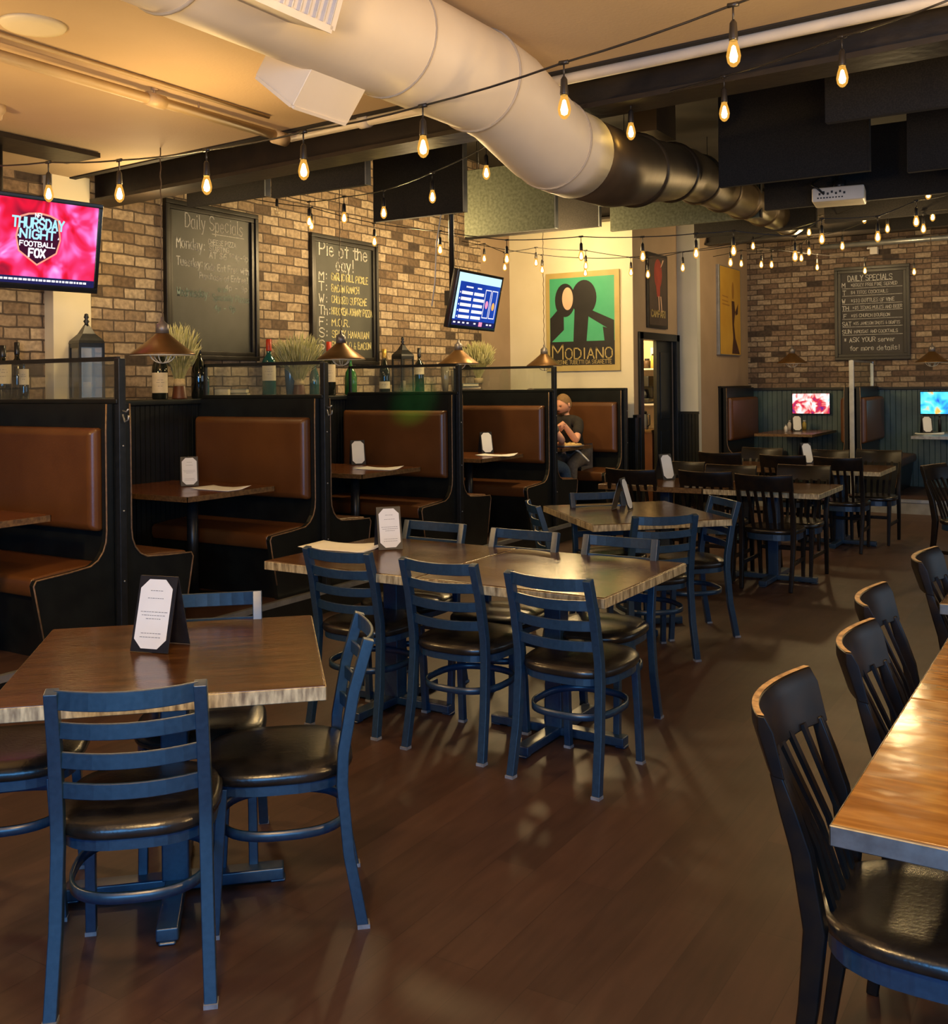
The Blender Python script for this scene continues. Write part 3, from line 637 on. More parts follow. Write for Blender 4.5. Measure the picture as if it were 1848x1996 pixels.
# ------------------------------------------------------------------ booths
P0, PITCH = 3.90, 1.785
PZ1 = PZ
def bench_profile():
    # (depth out from the partition, height above the raised floor)
    pts = [(0, 0), (0, 1.36), (.045, 1.36), (.05, 1.20), (.05, .64), (.056, .58), (.075, .53), (.11, .487), (.16, .46), (.30, .447), (.50, .436), (.515, .41), (.50, .33), (.455, .10), (.44, 0)]
    return pts
def make_bench(label, y, sgn, x0, x1, group, along='x', zb=PZ1, xo=None):
    """bench with its back on the plane y, sitting side towards sgn*y; local frame: u along the bench from aisle end, v out of the back"""
    t = thing('booth_bench', label, 'booth bench', (x1, y, zb), 0, group)
    if along == 'x': u, v = V(-1, 0, 0), V(0, sgn, 0)
    else: u, v = V(0, 1, 0), V(sgn, 0, 0)
    L = abs(x1-x0) if along == 'x' else 1.3
    Z = V(0, 0, 1)
    prof = bench_profile()
    MB().prism(prof, V(0, 0, 0), v, Z, u*.035).build('side_panel', M_DARKWOOD, t)
    # light piping along the curved edge of the side panel
    pp = [v*a+Z*b+u*(-.002) for a, b in prof[2:14]]
    MB().tube(pp, .005, n=6).build('piping', M_PIPING, t)
    inner = [(0, 0), (.055, 0), (.055, 0), (.43, 0), (.45, .12), (.48, .33), (.48, .36), (0, .36)]
    MB().prism([(0, 0), (.42, 0), (.47, .34), (0, .34)], u*.035, v, Z, u*(L-.035)).build('base', M_DARKWOOD, t)
    MB().prism([(0, .34), (.03, .34), (.03, 1.36), (0, 1.36)], u*.035, v, Z, u*(L-.035)).build('back_panel', M_DARKWOOD, t)
    MB().prism([(.03, .342), (.492, .342), (.508, .38), (.506, .425), (.49, .447), (.30, .462), (.10, .468), (.03, .462)], u*.037, v, Z, u*(L-.04)).build('seat_cushion', M_VINYL, t, bevel=.012, seg=3)
    c0, c1 = .045, L-.02
    bc = MB(); n = V(0, 0, 0)
    P = []
    for d_, a_ in ((.03, 0), (.085, .0), (.112, .03)):
        for (s, z) in ((c0+a_, .64+a_), (c1-a_, .64+a_), (c1-a_, 1.225-a_), (c0+a_, 1.225-a_)):
            P.append(u*s+v*(d_+(1.225-z)*.05*0)+Z*z)
    F = [(0, 3, 2, 1), (8, 9, 10, 11)]
    for k in (0, 4):
        for j in range(4): F.append((k+j, k+(j+1) % 4, k+4+(j+1) % 4, k+4+j))
    bc.add(P, F).build('backrest_cushion', M_VINYL, t, bevel=.018, seg=4)
    return t
M_RAILGLASS = pane_mat('booth_glass', (.93, .96, .95), .05, .02, ((.5, .55, .5), .03))
def partition(label, y, x0, x1, rail_to=None, group='booth partitions with glass screens'):
    t = thing('booth_partition', label, 'partition', (x1, y, PZ1), 0, group)
    h = 1.38
    MB().bx((x0-x1, -.03, 0), (-.03, .03, h-.02)).build('panel', M_DARKWOOD, t)
    MB().bx((x0-x1, -.033, h-.02), (.0, .033, h+.008)).build('top_cap', M_DARKWOOD, t, bevel=.005)
    MB().bx((-.03, -.024, 0), (.012, .024, h+.24)).build('end_post', M_BLACKMETAL, t, bevel=.004)
    MB().bx((x0-x1, -.012, h+.225), (-.02, .012, h+.25)).build('top_rail', M_BLACKMETAL, t)
    MB().bx((x0-x1, -.012, h), (x0-x1+.02, .012, h+.24)).build('wall_post', M_BLACKMETAL, t)
    MB().bx((x0-x1+.02, -.003, h+.005), (-.03, .003, h+.226)).build('glass_pane', M_RAILGLASS, t)
    s = MB()
    for z in (.35, .75, 1.12): s.ball((.014, 0, z), (.004, .006, .006), 8, 5)
    s.build('screw', M_STEEL, t)
    return t
ordn = ['first', 'second', 'third', 'fourth', 'last']
where = ['at the left edge', 'left of the second glass screen', 'behind the second booth table with menus', 'facing the third booth table', 'behind the seated man']
x0b, x1b = XL+.004, XB-.03
blab_f = ['nearest brown vinyl booth bench facing the camera, cut by the left edge',
          'brown vinyl booth bench facing us, left of the second post',
          'brown vinyl booth bench facing us below the green glow, left of the third post',
          'brown vinyl booth bench facing us just left of the seated man',
          'brown vinyl booth bench the man in the black shirt sits on']
blab_b = ['booth bench facing away, its seat corner right of the nearest post',
          'booth bench facing away, its seat corner right of the second post',
          'booth bench facing away, small seat corner right of the third post',
          'booth bench facing away beside the seated person in jeans']
plab = ['nearest booth partition with glass screen and tall black post at left',
        'second booth partition from the left with red capped bottle above it',
        'third booth partition from the left with green reflection on its dark top board',
        'fourth booth partition from the left, its post right beside the seated man',
        'last booth partition before the kitchen door, without bottles above']
for i in range(5):
    y = P0+PITCH*i
    make_bench(blab_f[i], y-.036, -1, x0b, x1b, 'booth benches facing the camera')
    if i < 4: make_bench(blab_b[i], y+.036, 1, x0b, x1b, 'booth benches facing away')
    p = partition(plab[i], y, x0b, XB)
    if i == 4:
        for ch in list(p.children):
            if ch.name.split('.')[0] in ('top_rail', 'wall_post', 'glass_pane'): bpy.data.objects.remove(ch)
            elif ch.name.startswith('end_post'): ch.scale.z = 1.385/1.62

# top of the last post stays low in the photo; coat hooks on the posts
for i, (yy, zz) in enumerate([(P0+.0, 1.47), (P0+PITCH, 1.45)]):
    tag(MB().tube([V(XB+.012, yy, zz+.02), V(XB+.045, yy, zz+.015), V(XB+.06, yy, zz+.03)], .005, n=6).tube([V(XB+.012, yy, zz), V(XB+.03, yy, zz-.045), V(XB+.06, yy, zz-.03), V(XB+.062, yy, zz-.005)], .005, n=6).build('coat_hook', M_STEEL),
        ['small steel coat hook on the nearest booth post', 'small steel coat hook on the second booth post'][i], 'hook')

# booth tables
def booth_table(label, cx_, cy_, w, l, zb, top_m=None, ang=0, edge=None):
    t = thing('booth_table', label, 'booth table', (cx_, cy_, zb), ang, 'tables in the booths')
    MB().box((0, 0, .735), (l-.006, w-.006, .034)).build('tabletop', top_m or M_TABLEB, t, bevel=.003)
    e = MB(); h = .036
    for (a, b_, c_, d_) in ((-l/2, -w/2, l/2, -w/2+.004), (-l/2, w/2-.004, l/2, w/2), (-l/2, -w/2, -l/2+.004, w/2), (l/2-.004, -w/2, l/2, w/2)):
        e.bx((a, b_, .717), (c_, d_, .7515))
    e.build('edge_band', edge or M_EDGED, t)
    MB().tube([V(.12, 0, .03), V(.12, 0, .715)], .038, n=14).build('pedestal', M_BLACKMETAL, t)
    MB().box((.12, 0, .704), (.36, .30, .02)).build('top_plate', M_BLACKMETAL, t)
    MB().lathe([(.0, .0), (.2, .0), (.2, .012), (.05, .03), (0, .03)], (.12, 0, 0), n=24).build('base_plate', M_BLACKMETAL, t)
    return t
tl = ['booth table cut by the left edge behind the blackboard side', 'booth table with card, paper and folder left of the second post', 'booth table with card and paper between second and third post', 'booth table with card and paper between third and fourth post', 'booth table with a tray of food in front of the seated man']
BT = []
for i in range(5):
    yc = P0+PITCH*(i-.5)+(.17 if i < 4 else 0)
    booth_table(tl[i], (XL+XB-.17)/2-.01, yc, .80 if i < 4 else .74, abs(XL-XB)-.20, PZ1); BT.append(yc)

# booths along the back wall (benches run towards the wall)
YR0 = 13.62
t = make_bench('brown vinyl booth bench at the tan side wall left of the small television', YR0, 1, 0, -4.50, 'booth benches along the back wall', along='y')
t.location = (-4.50, YR0, PZ1)
XP = -2.82
t = make_bench('brown vinyl booth bench facing right beside the steel posts under the back chalkboard', YR0, 1, 0, XP+.05, 'booth benches along the back wall', along='y')
t.location = (XP+.05, YR0, PZ1)
t = make_bench('booth bench whose low seat shows left of the steel posts', YR0, -1, 0, XP-.05, 'booth benches along the back wall', along='y')
t.location = (XP-.05, YR0, PZ1)
t = thing('booth_partition', 'dark booth partition with two pale steel posts in front of the back brick wall', 'partition', (XP, YR0, PZ1), 0)
MB().bx((-.03, 0, 0), (.03, YB-YR0-.02, 1.34)).build('panel', M_DARKWOOD, t)
MB().bx((-.045, 0, 1.34), (.045, YB-YR0-.02, 1.365)).build('top_cap', M_DARKWOOD, t)
MB().bx((-.03, -.03, 0), (.03, .0, 1.70)).build('post', M_STEEL, t, bevel=.003)
MB().bx((-.02, YB-YR0-.06, 1.34), (.02, YB-YR0-.02, 1.70)).build('post', M_STEEL, t)
MB().bx((-.012, -.02, 1.68), (.012, YB-YR0-.02, 1.705)).build('top_rail', M_STEEL, t)
MB().bx((-.003, 0, 1.365), (.003, YB-YR0-.06, 1.68)).build('glass_pane', M_RAILGLASS, t)
t = thing('booth_partition', 'black partition end at the tan side wall behind the first back booth', 'partition', (-4.545, YR0, PZ1), 0)
MB().bx((-.012, -.02, 0), (.02, YB-YR0-.02, 1.36)).build('panel', M_DARKWOOD, t)
MB().bx((-.012, -.035, 1.36), (.035, YB-YR0-.02, 1.385)).build('top_cap', M_DARKWOOD, t)
booth_table('brown table with condiments under the small television at the back', -3.68, 14.22, 1.35, .76, PZ1, ang=0)
booth_table('pale edged booth table with a card at the right edge of the back wall', -1.72, 14.22, 1.35, .80, PZ1, top_m=mat('pale_table', (.16, .15, .11), .3, noise=(20, (.22, .2, .15))), edge=M_EDGEM)

# ------------------------------------------------------------------ ladder back metal chair
def make_ladder(label):
    t = thing('metal_chair', label, 'chair', (0, 0, 0), 0, 'black metal ladder back chairs')
    hw = .187
    for s in (-1, 1):
        p = [V(s*(hw+.012), -.235, 0), V(s*(hw+.004), -.195, .22), V(s*hw, -.178, .43), V(s*hw, -.182, .52), V(s*(hw-.002), -.215, .70), V(s*(hw-.004), -.262, .855)]
        l = MB().tube(p, .015, sec=(.034, .034), upv=(0, 1, .05)).build('leg', M_CHAIR, t, bevel=.003, seg=2)
        MB().box((s*(hw+.012), -.236, .006), (.037, .037, .012)).build('foot_glide', mat('foot_glide', (.25, .27, .30), .5, noise=(20, (.12, .12, .13))), l)
        q = [V(s*(hw-.012), .20, 0), V(s*(hw-.014), .185, .25), V(s*(hw-.02), .172, .435)]
        l = MB().tube(q, .014, sec=(.030, .030), upv=(0, 1, 0)).build('leg', M_CHAIR, t, bevel=.003, seg=2)
        MB().box((s*(hw-.012), .20, .006), (.033, .033, .012)).build('foot_glide', _mats['foot_glide'], l)
    b = MB()
    for z, yb in ((.832, -.256), (.748, -.232), (.664, -.210), (.580, -.193)):
        pts = []
        for k in range(9):
            a = (k/8-.5)*2
            pts.append(V(a*(hw-.008), yb-.030*(1-a*a), z-.006*(1-a*a)))
        b.tube(pts, 1, sec=(.010, .042 if z < .8 else .050), upv=(0, .0, 1))
    b.build('backrest', M_CHAIR, t, bevel=.002, seg=1)
    def superell(a, bq, n, yo, z, k=40, e=2.9):
        return [V(a*abs(math.cos(q))**(2/e)*(1 if math.cos(q) >= 0 else -1), yo+bq*abs(math.sin(q))**(2/e)*(1 if math.sin(q) >= 0 else -1), z) for q in [2*math.pi*i/k for i in range(k)]]
    n = 40; st = MB(); rings = [(.195, .205, .440), (.212, .224, .445), (.219, .232, .458), (.217, .230, .474), (.202, .214, .487), (.15, .16, .494), (.08, .08, .4965)]
    vs = []; fs = []
    for a, c_, z in rings: vs += superell(a, c_, n, .012, z, n)
    for i in range(len(rings)-1):
        for j in range(n): fs.append((i*n+j, i*n+(j+1) % n, (i+1)*n+(j+1) % n, (i+1)*n+j))
    fs += [tuple(reversed(range(n))), tuple(range((len(rings)-1)*n, len(rings)*n))]
    st.add(vs, fs, True).build('seat', M_SEAT, t)
    MB().tube(superell(.196, .205, n, .01, .430, n), 1, sec=(.024, .030), upv=(0, 0, 1), closed=True).build('seat_frame', M_CHAIR, t)
    MB().tube(superell(.182, .192, n, -.005, .285, n, 2.6), 1, sec=(.010, .028), upv=(0, 0, 1), closed=True, smooth=True).build('stretcher', M_CHAIR, t)
    return t

# ------------------------------------------------------------------ wooden slat back chair
def make_slat(label):
    t = thing('slat_back_chair', label, 'chair', (0, 0, 0), 0, 'dark wooden slat back chairs')
    hw = .20
    for s in (-1, 1):
        p = [V(s*(hw-.01), -.25, 0), V(s*hw, -.205, .30), V(s*hw, -.190, .46), V(s*(hw+.003), -.215, .62), V(s*(hw+.004), -.240, .70), V(s*(hw+.005), -.268, .785)]
        MB().tube(p, 1, sec=[(.030, .030), (.034, .042), (.036, .048), (.034, .044), (.033, .038), (.030, .026)], upv=(0, 1, .1)).build('leg', M_CHAIR2, t, bevel=.005, seg=2)
        MB().tube([V(s*.17, .205, 0), V(s*.178, .185, .43)], 1, sec=[(.026, .026), (.038, .038)], upv=(0, 1, 0)).build('leg', M_CHAIR2, t, bevel=.004, seg=2)
        MB().tube([V(s*.188, -.21, .20), V(s*.178, .19, .20)], 1, sec=(.018, .030), upv=(0, 0, 1)).build('stretcher', M_CHAIR2, t, bevel=.003)
    MB().tube([V(-.175, .19, .27), V(.175, .19, .27)], 1, sec=(.018, .030), upv=(0, 0, 1)).build('stretcher', M_CHAIR2, t, bevel=.003)
    # curved crest rail
    vs = []; fs = []; n = 14
    for k in range(n+1):
        a = (k/n-.5)*2; bow = -.055*(1-a*a)
        for (dy, z) in ((-.016, .775), (.012, .770), (.014, .86), (.004, .893), (-.014, .893), (-.022, .86)):
            vs.append(V(a*(hw+.022), -.256-(z-.77)*.28+bow+dy+.0, z+.008*a*a*(1 if z > .8 else 0)))
    for k in range(n):
        for j in range(6): fs.append((k*6+j, k*6+(j+1) % 6, (k+1)*6+(j+1) % 6, (k+1)*6+j))
    fs += [tuple(reversed(range(6))), tuple(range(n*6, n*6+6))]
    cr = MB().add(vs, fs).build('crest_rail', M_CHAIR2, t, bevel=.004, seg=2)
    vs = []; fs = []
    for k in range(n+1):
        a = (k/n-.5)*2; bow = -.055*(1-a*a)
        for dy in (-.012, .003): vs.append(V(a*(hw+.02), -.256-(.895-.77)*.28+bow+dy, .8945+.008*a*a))
    for k in range(n): fs.append((2*k, 2*k+1, 2*k+3, 2*k+2))
    MB().add(vs, fs).build('worn_edge', M_WORN, cr)
    for i in range(5):
        a = (i-2)/3.0; bow = -.055*(1-a*a)
        MB().tube([V(a*.165, -.168+.0*bow, .455), V(a*.178, -.190+bow*.5, .60), V(a*.19, -.255+bow, .785)], 1, sec=(.024, .010), upv=(0, 1, 0)).build('slat', M_CHAIR2, t)
    # saddle seat with apron
    n = 44; vs = []; fs = []
    def outline(k_, z, q):
        th = 2*math.pi*q/n; c_, s_ = math.cos(th), math.sin(th)
        a = .222*abs(c_)**(2/2.7)*(1 if c_ >= 0 else -1)*(1+.06*s_)
        b_ = .215*abs(s_)**(2/2.7)*(1 if s_ >= 0 else -1)
        return V(a*k_, b_*k_+.005, z)
    R = [(.93, .425), (1.0, .435), (1.015, .448), (1.0, .463), (.92, .470), (.6, .466), (.2, .462)]
    for k_, z in R: vs += [outline(k_, z, q) for q in range(n)]
    for i in range(len(R)-1):
        for j in range(n): fs.append((i*n+j, i*n+(j+1) % n, (i+1)*n+(j+1) % n, (i+1)*n+j))
    fs += [tuple(reversed(range(n))), tuple(range((len(R)-1)*n, len(R)*n))]
    MB().add(vs, fs, True).build('seat', M_SEAT, t)
    MB().tube([outline(.90, .405, q) for q in range(n)], 1, sec=(.018, .05), upv=(0, 0, 1), closed=True).build('apron', M_CHAIR, t)  # apron tinted blue to stand in for daylight on the seat rim
    return t

def place(proto, L, R, label, z=.855, away=True, back=.262, first=[False], dx=0):
    """L, R: pixels of the two back post tops; away: the back is turned to the camera"""
    a, b = at(*L, z=z), at(*R, z=z); m = (a+b)/2; u = (b-a); u.z = 0; u.normalize()
    f = V(-u.y, u.x, 0)                      # to the left of L->R, that is away from the camera
    if not away: f = -f
    ang = math.atan2(f.y, f.x)-math.pi/2
    loc = V(m.x, m.y, 0)+f*back
    return loc, ang
used = {}
def chair(kind, label, loc, ang, group=None):
    mk = make_ladder if kind == 'ladder' else make_slat
    if kind not in used:
        t = mk(label); used[kind] = t; t.location = (loc[0], loc[1], 0); t.rotation_euler = (0, 0, ang)
        if group: t['group'] = group
        return t
    return dup(used[kind], (loc[0], loc[1], 0), ang, label, group)
AX = 0.0   # rows are square with the room
def px_chair(kind, L, R, label, away=True, ang=None, shift=(0, 0)):
    z, back = (.855, .262) if kind == 'ladder' else (.88, .285)
    loc, a = place(None, L, R, label, z, away, back)
    if ang is not None:
        m = (at(*L, z=z)+at(*R, z=z))/2; a = ang; f = V(-math.sin(a), math.cos(a), 0); loc = V(m.x, m.y, 0)+f*back
    loc = loc+V(shift[0], shift[1], 0)
    return chair(kind, label, loc, a)
T1A = math.radians(31.92+10.5)     # foreground table turned from the room grid
px_chair('ladder', (95, 1348), (395, 1330), 'blue lit ladder back metal chair nearest the camera, its back to us', ang=T1A)
px_chair('ladder', (722, 1243), (698, 1196), 'ladder back metal chair seen side on at the right end of the left table', ang=T1A+math.pi/2)
px_chair('ladder', (509, 1153), (296, 1160), 'ladder back metal chair behind the left table, only its top rail showing', ang=T1A+math.pi)
l4 = at(20, 1465, z=.47)
chair('ladder', 'ladder back metal chair at the left edge, only its round seat and stretcher showing', (l4.x-.02, l4.y), T1A-math.pi/2)
px_chair('ladder', (597, 1068), (717, 1076), 'ladder back metal chair at the near side of the long table, leftmost of three', ang=0)
px_chair('ladder', (784, 1088), (924, 1100), 'ladder back metal chair at the near side of the long table, middle of three', ang=0)
px_chair('ladder', (988, 1112), (1150, 1132), 'ladder back metal chair at the near side of the long table, rightmost of three', ang=math.radians(-3))
px_chair('ladder', (793, 1014), (906, 1021), 'ladder back metal chair on the far side of the long table, behind the card', ang=math.pi)
px_chair('ladder', (963, 1029), (1087, 1038), 'ladder back metal chair on the far side of the long table, middle one', ang=math.pi)
px_chair('ladder', (1140, 1042), (1284, 1052), 'ladder back metal chair on the far side of the long table, nearest the aisle', ang=math.pi)
T4A = math.radians(31.92+13)
px_chair('ladder', (1241, 1007), (1353, 1003), 'ladder back metal chair pushed up to the near side of the small square table', ang=T4A)
px_chair('ladder', (1443, 979), (1384, 965), 'ladder back metal chair on the aisle side of the small square table', ang=T4A+math.pi/2)
px_chair('ladder', (1017, 976), (1060, 986), 'ladder back metal chair at the booth side of the small square table', ang=T4A-math.pi/2-.1)
px_chair('ladder', (1120, 960), (1206, 959), 'ladder back metal chair on the far side of the small square table', ang=T4A+math.pi)

slats = [((1183, 917), (1277, 920), 'slat back chair at the near side of the second long table, leftmost', True),
         ((1322, 921), (1428, 924), 'slat back chair at the near side of the second long table, middle', True),
         ((1433, 927), (1545, 933), 'slat back chair at the near side of the second long table, nearest the aisle', True),
         ((1308, 903), (1347, 905), 'slat back chair beyond the second long table, behind its card', False),
         ((1380, 910), (1470, 912), 'slat back chair beyond the second long table, middle of its far side', False),
         ((1519, 909), (1616, 914), 'slat back chair beyond the second long table, nearest the aisle', False),
         ((1363, 884), (1444, 886), 'slat back chair at the near side of the third long table, leftmost', True),
         ((1480, 889), (1572, 892), 'slat back chair on the near side of the third long table, by its card', True),
         ((1586, 894), (1681, 896), 'slat back chair at the near side of the third long table, nearest the aisle', True),
         ((1452, 876), (1520, 877), 'slat back chair on the far side of the third long table, leftmost', False),
         ((1585, 880), (1640, 881), 'slat back chair on the far side of the third long table, middle', False),
         ((1682, 880), (1745, 882), 'slat back chair on the far side of the third long table, rightmost', False)]
for L, R, lab, aw in slats: px_chair('slat', L, R, lab, ang=0 if aw else math.pi)

# right foreground row
def slat_at(y, x, lab, da=0): chair('slat', lab, (x+.285, y), -math.pi/2+da)
slat_at(2.42, -.645, 'big dark slat back chair nearest the camera at the lower right', .03)
slat_at(3.05, -.60, 'slat back chair with a chipped post at the varnished table, second from the camera', .05)
slat_at(3.66, -.675, 'slat back chair at the varnished table, farthest of the three on its aisle side', .05)
slat_at(4.57, -.64, 'slat back chair half cut by the right edge at the table behind the varnished one', .0)
c5 = at(1822, 912, z=.88)
chair('slat', 'dark slat back chair far back at the right edge in front of the raised step', (c5.x+.26, c5.y), -math.pi/2-.3)

# ------------------------------------------------------------------ tables
def table(label, c, w, d, ang, top=M_TABLE, edge=M_EDGE, base='cross', col_off=(0, 0), group='square restaurant tables', split_cols=1):
    t = thing('table', label, 'table', (c[0], c[1], 0), ang, group)
    MB().box((0, 0, .742), (w-.006, d-.006, .036)).build('tabletop', top, t, bevel=.004)
    e = MB()
    e.bx((-w/2, -d/2, .716), (w/2, -d/2+.005, .7565)).bx((-w/2, d/2-.005, .716), (w/2, d/2, .7565)).bx((-w/2, -d/2, .716), (-w/2+.005, d/2, .7565)).bx((w/2-.005, -d/2, .716), (w/2, d/2, .7565))
    e.build('edge_band', edge, t, bevel=.002, seg=1)
    MB().box((0, 0, .712), (.42, .42, .014)).build('top_plate', M_CHAIR, t)
    MB().box((0, 0, .375), (.085, .085, .66)).build('column', M_CHAIR, t, bevel=.006)
    for rz in (0, math.pi/2):
        MB().box((0, 0, .03 if rz == 0 else .0301), (.68, .065, .04), rz=rz).box((math.cos(rz)*.32, math.sin(rz)*.32, .006), (.05, .05, .012)).box((-math.cos(rz)*.32, -math.sin(rz)*.32, .006), (.05, .05, .012)).build('base_bar', M_CHAIR, t, bevel=.006)
    return t
a, b_, c_ = at(608, 1198, z=.76), at(615, 1339, z=.76), at(100, 1226, z=.76)
w1, d1_ = .92, .93
vx = (a-c_).normalized(); ang1 = math.atan2(vx.y, vx.x)
cen = a-vx*w1/2+V(vx.y, -vx.x, 0)*d1_/2
table('foreground square table with a bright card holder, lower left', cen, w1, d1_, ang1)
fr_ = at(1180, 1166, z=.76)
X2, Y2 = fr_.x, fr_.y
table('right half of the long table pair in the middle, empty glossy top', (X2-.46, Y2+.46), .915, .92, 0)
table('left half of the long table pair in the middle, holding card and paper', (X2-.46-.922, Y2+.46), .915, .92, 0)
P4 = at(1156, 1023, z=.76)
d4 = V(math.cos(T4A), math.sin(T4A), 0)
cc = P4+d4*.46+V(-d4.y, d4.x, 0)*.52
table('small square table with an open card holder beyond the long pair', cc, .92, 1.04, T4A, edge=M_EDGE)
f5 = at(1598, 963, z=.76)
table('aisle half of the second long table with slat back chairs', (f5.x-.46, f5.y+.40), .915, .80, 0, edge=M_EDGE)
table('booth half of the second long table, with a card at its left', (f5.x-.46-.922, f5.y+.40), .915, .80, 0, edge=M_EDGED)
f6 = at(1717, 920, z=.76)
table('aisle half of the third long table, farthest from the camera', (f6.x-.46, f6.y+.40), .915, .80, 0, edge=M_EDGE)
table('booth half of the third long table, farthest from the camera', (f6.x-.46-.922, f6.y+.40), .915, .80, 0, edge=M_EDGED)
f7 = at(1613, 1602, z=.762)
t = table('varnished table end with metal edge at the lower right', (f7.x+.46, f7.y+.46), .915, .92, 0, top=M_TABLE2, edge=M_EDGEM, group='varnished tables at the right')
bt = table('second varnished table joined behind the first at the right edge', (f7.x+.46, f7.y+.46+.922), .915, .92, 0, top=M_TABLE2, edge=M_EDGEM, group='varnished tables at the right')
f8 = at(1829, 1175, z=.76)
table('table corner with metal edge cut by the right edge, behind the varnished pair', (f8.x+.46, f8.y+.46), .915, .92, 0, top=M_TABLE, edge=M_EDGEM, group='varnished tables at the right')
# ------------------------------------------------------------------ menu card holders and papers
M_HOLD = mat('card_holder_black', (.012, .011, .012), .4, noise=(30, (.02, .018, .02)))
def card(px, py, z, ang, label, size=1.0, lines=True, two=False):
    p = at(px, py, z=z)
    t = thing('card_holder', label, 'card holder', (p.x, p.y, z+.001), ang, 'black tent card holders with white cards')
    w, h = .115*size, .20*size; tilt = .055*size
    for s in (-1, 1):
        o = V(-w/2, s*tilt, 0); u = V(1, 0, 0); v = V(0, -s*tilt, h).normalized(); n = u.cross(v)*(-1 if s > 0 else 1)
        MB().prism([(0, 0), (w, 0), (w, h), (0, h)], o, u, v, V(0, 0, 0)+n*-.003).build('front_board' if s < 0 else 'rear_board', M_HOLD, t)
    for s in ((-1, 1) if two else (-1,)):
        o = V(-w/2, s*tilt, 0); u = V(1, 0, 0); v = V(0, -s*tilt, h).normalized(); n = V(0, s, .27).normalized()
        m_ = .009*size; c = .024*size
        poly = [(m_+c, m_), (w-m_-c, m_), (w-m_, m_+c), (w-m_, h-m_-c), (w-m_-c, h-m_), (m_+c, h-m_), (m_, h-m_-c), (m_, m_+c)]
        cd_ = MB().prism(poly, o+n*.0034, u, v, n*.0008).build('card', M_PAPER, t)
        if lines and s < 0:
            tx = MB()
            for (yy, xx, ww) in ((.80, .35, .3), (.70, .30, .4), (.52, .16, .66), (.475, .20, .6), (.43, .32, .38), (.24, .24, .5), (.19, .22, .55)):
                x = xx*w
                while x < (xx+ww)*w:
                    l = random.uniform(.004, .010)*size
                    tx.add([o+n*.0046+u*x+v*(yy*h), o+n*.0046+u*(x+l)+v*(yy*h), o+n*.0046+u*(x+l)+v*(yy*h+.0018), o+n*.0046+u*x+v*(yy*h+.0018)], [(0, 1, 2, 3)]); x += l+.0022
            tx.build('card_print', M_INK, cd_)
    return t
VA = PHI
card(313, 1262, .761, VA-.28, 'card holder with bright white card on the foreground table', 1.22)
card(757, 1068, .761, VA+.30, 'card holder with white card on the left half of the long table pair', 1.12)
card(1213, 993, .761, VA+1.15, 'open card holder seen from its edge on the small square table', 1.1, False, True)
card(1296, 934, .761, VA+.5, 'card holder with white card on the second long table', 1.15, False)
card(1570, 903, .761, VA+.35, 'card holder with white card on the third long table', 1.1, False)
card(369, 946, PZ+.754, VA+.35, 'card holder standing on the booth table left of the second post', 1.05)
card(697, 905, PZ+.754, VA+.3, 'card holder standing on the booth table between second and third post', 1.1, False)
card(947, 883, PZ+.754, VA+.35, 'card holder standing on the booth table between third and fourth post', 1.1, False)
card(1553, 840, PZ+.754, VA-.1, 'card holder between condiments on the back table under the television', 1.1, False)
card(1806, 843, PZ+.754, VA-.1, 'card holder on the pale edged table at the right of the back wall', 1.1, False)
def sheet(px, py, z, ang, label, w=.28, d=.22):
    p = at(px, py, z=z)
    mb = MB(); n = 8; vs = []; fs = []
    for i in range(n+1):
        for j in range(n+1):
            a, b = i/n-.5, j/n-.5
            lift = .022*max(0, a+b-.55)**1*2+.012*max(0, -a-.3)*3+.004
            vs.append(V(a*w, b*d, lift))
    for i in range(n):
        for j in range(n): fs.append((i*(n+1)+j, (i+1)*(n+1)+j, (i+1)*(n+1)+j+1, i*(n+1)+j+1))
    o = mb.add(vs, fs, True).build('paper_menu', M_PAPER); o.location = (p.x, p.y, z-.002); o.rotation_euler = (0, 0, ang)
    md = o.modifiers.new('t', 'SOLIDIFY'); md.thickness = .0012
    return tag(o, label, 'menu', 'white paper menus lying on tables')
sheet(667, 1067, .76, .1, 'white paper menu lying on the left half of the long table pair', .40, .24)
sheet(430, 953, PZ+.753, .0, 'white paper menu lying on the booth table left of the second post', .36, .22)
sheet(738, 914, PZ+.753, .1, 'white paper menu lying on the booth table between second and third post', .36, .22)
sheet(968, 888, PZ+.753, .1, 'white paper menu lying on the booth table between third and fourth post', .36, .22)
sheet(1812, 846, PZ+.753, .1, 'white paper under the card holder on the pale edged back table', .34, .22)
p = at(272, 934, z=PZ+.755)
t = thing('menu_folder', 'black menu folder with white pages at the left end of the booth table', 'folder', (p.x, p.y, PZ+.753), .2)
MB().box((0, 0, .003), (.30, .22, .004)).build('cover', M_HOLD, t); MB().box((0.01, -.01, .010), (.28, .20, .010)).build('pages', M_PAPER, t); MB().box((0, 0, .018), (.30, .22, .004)).build('cover', M_HOLD, t)
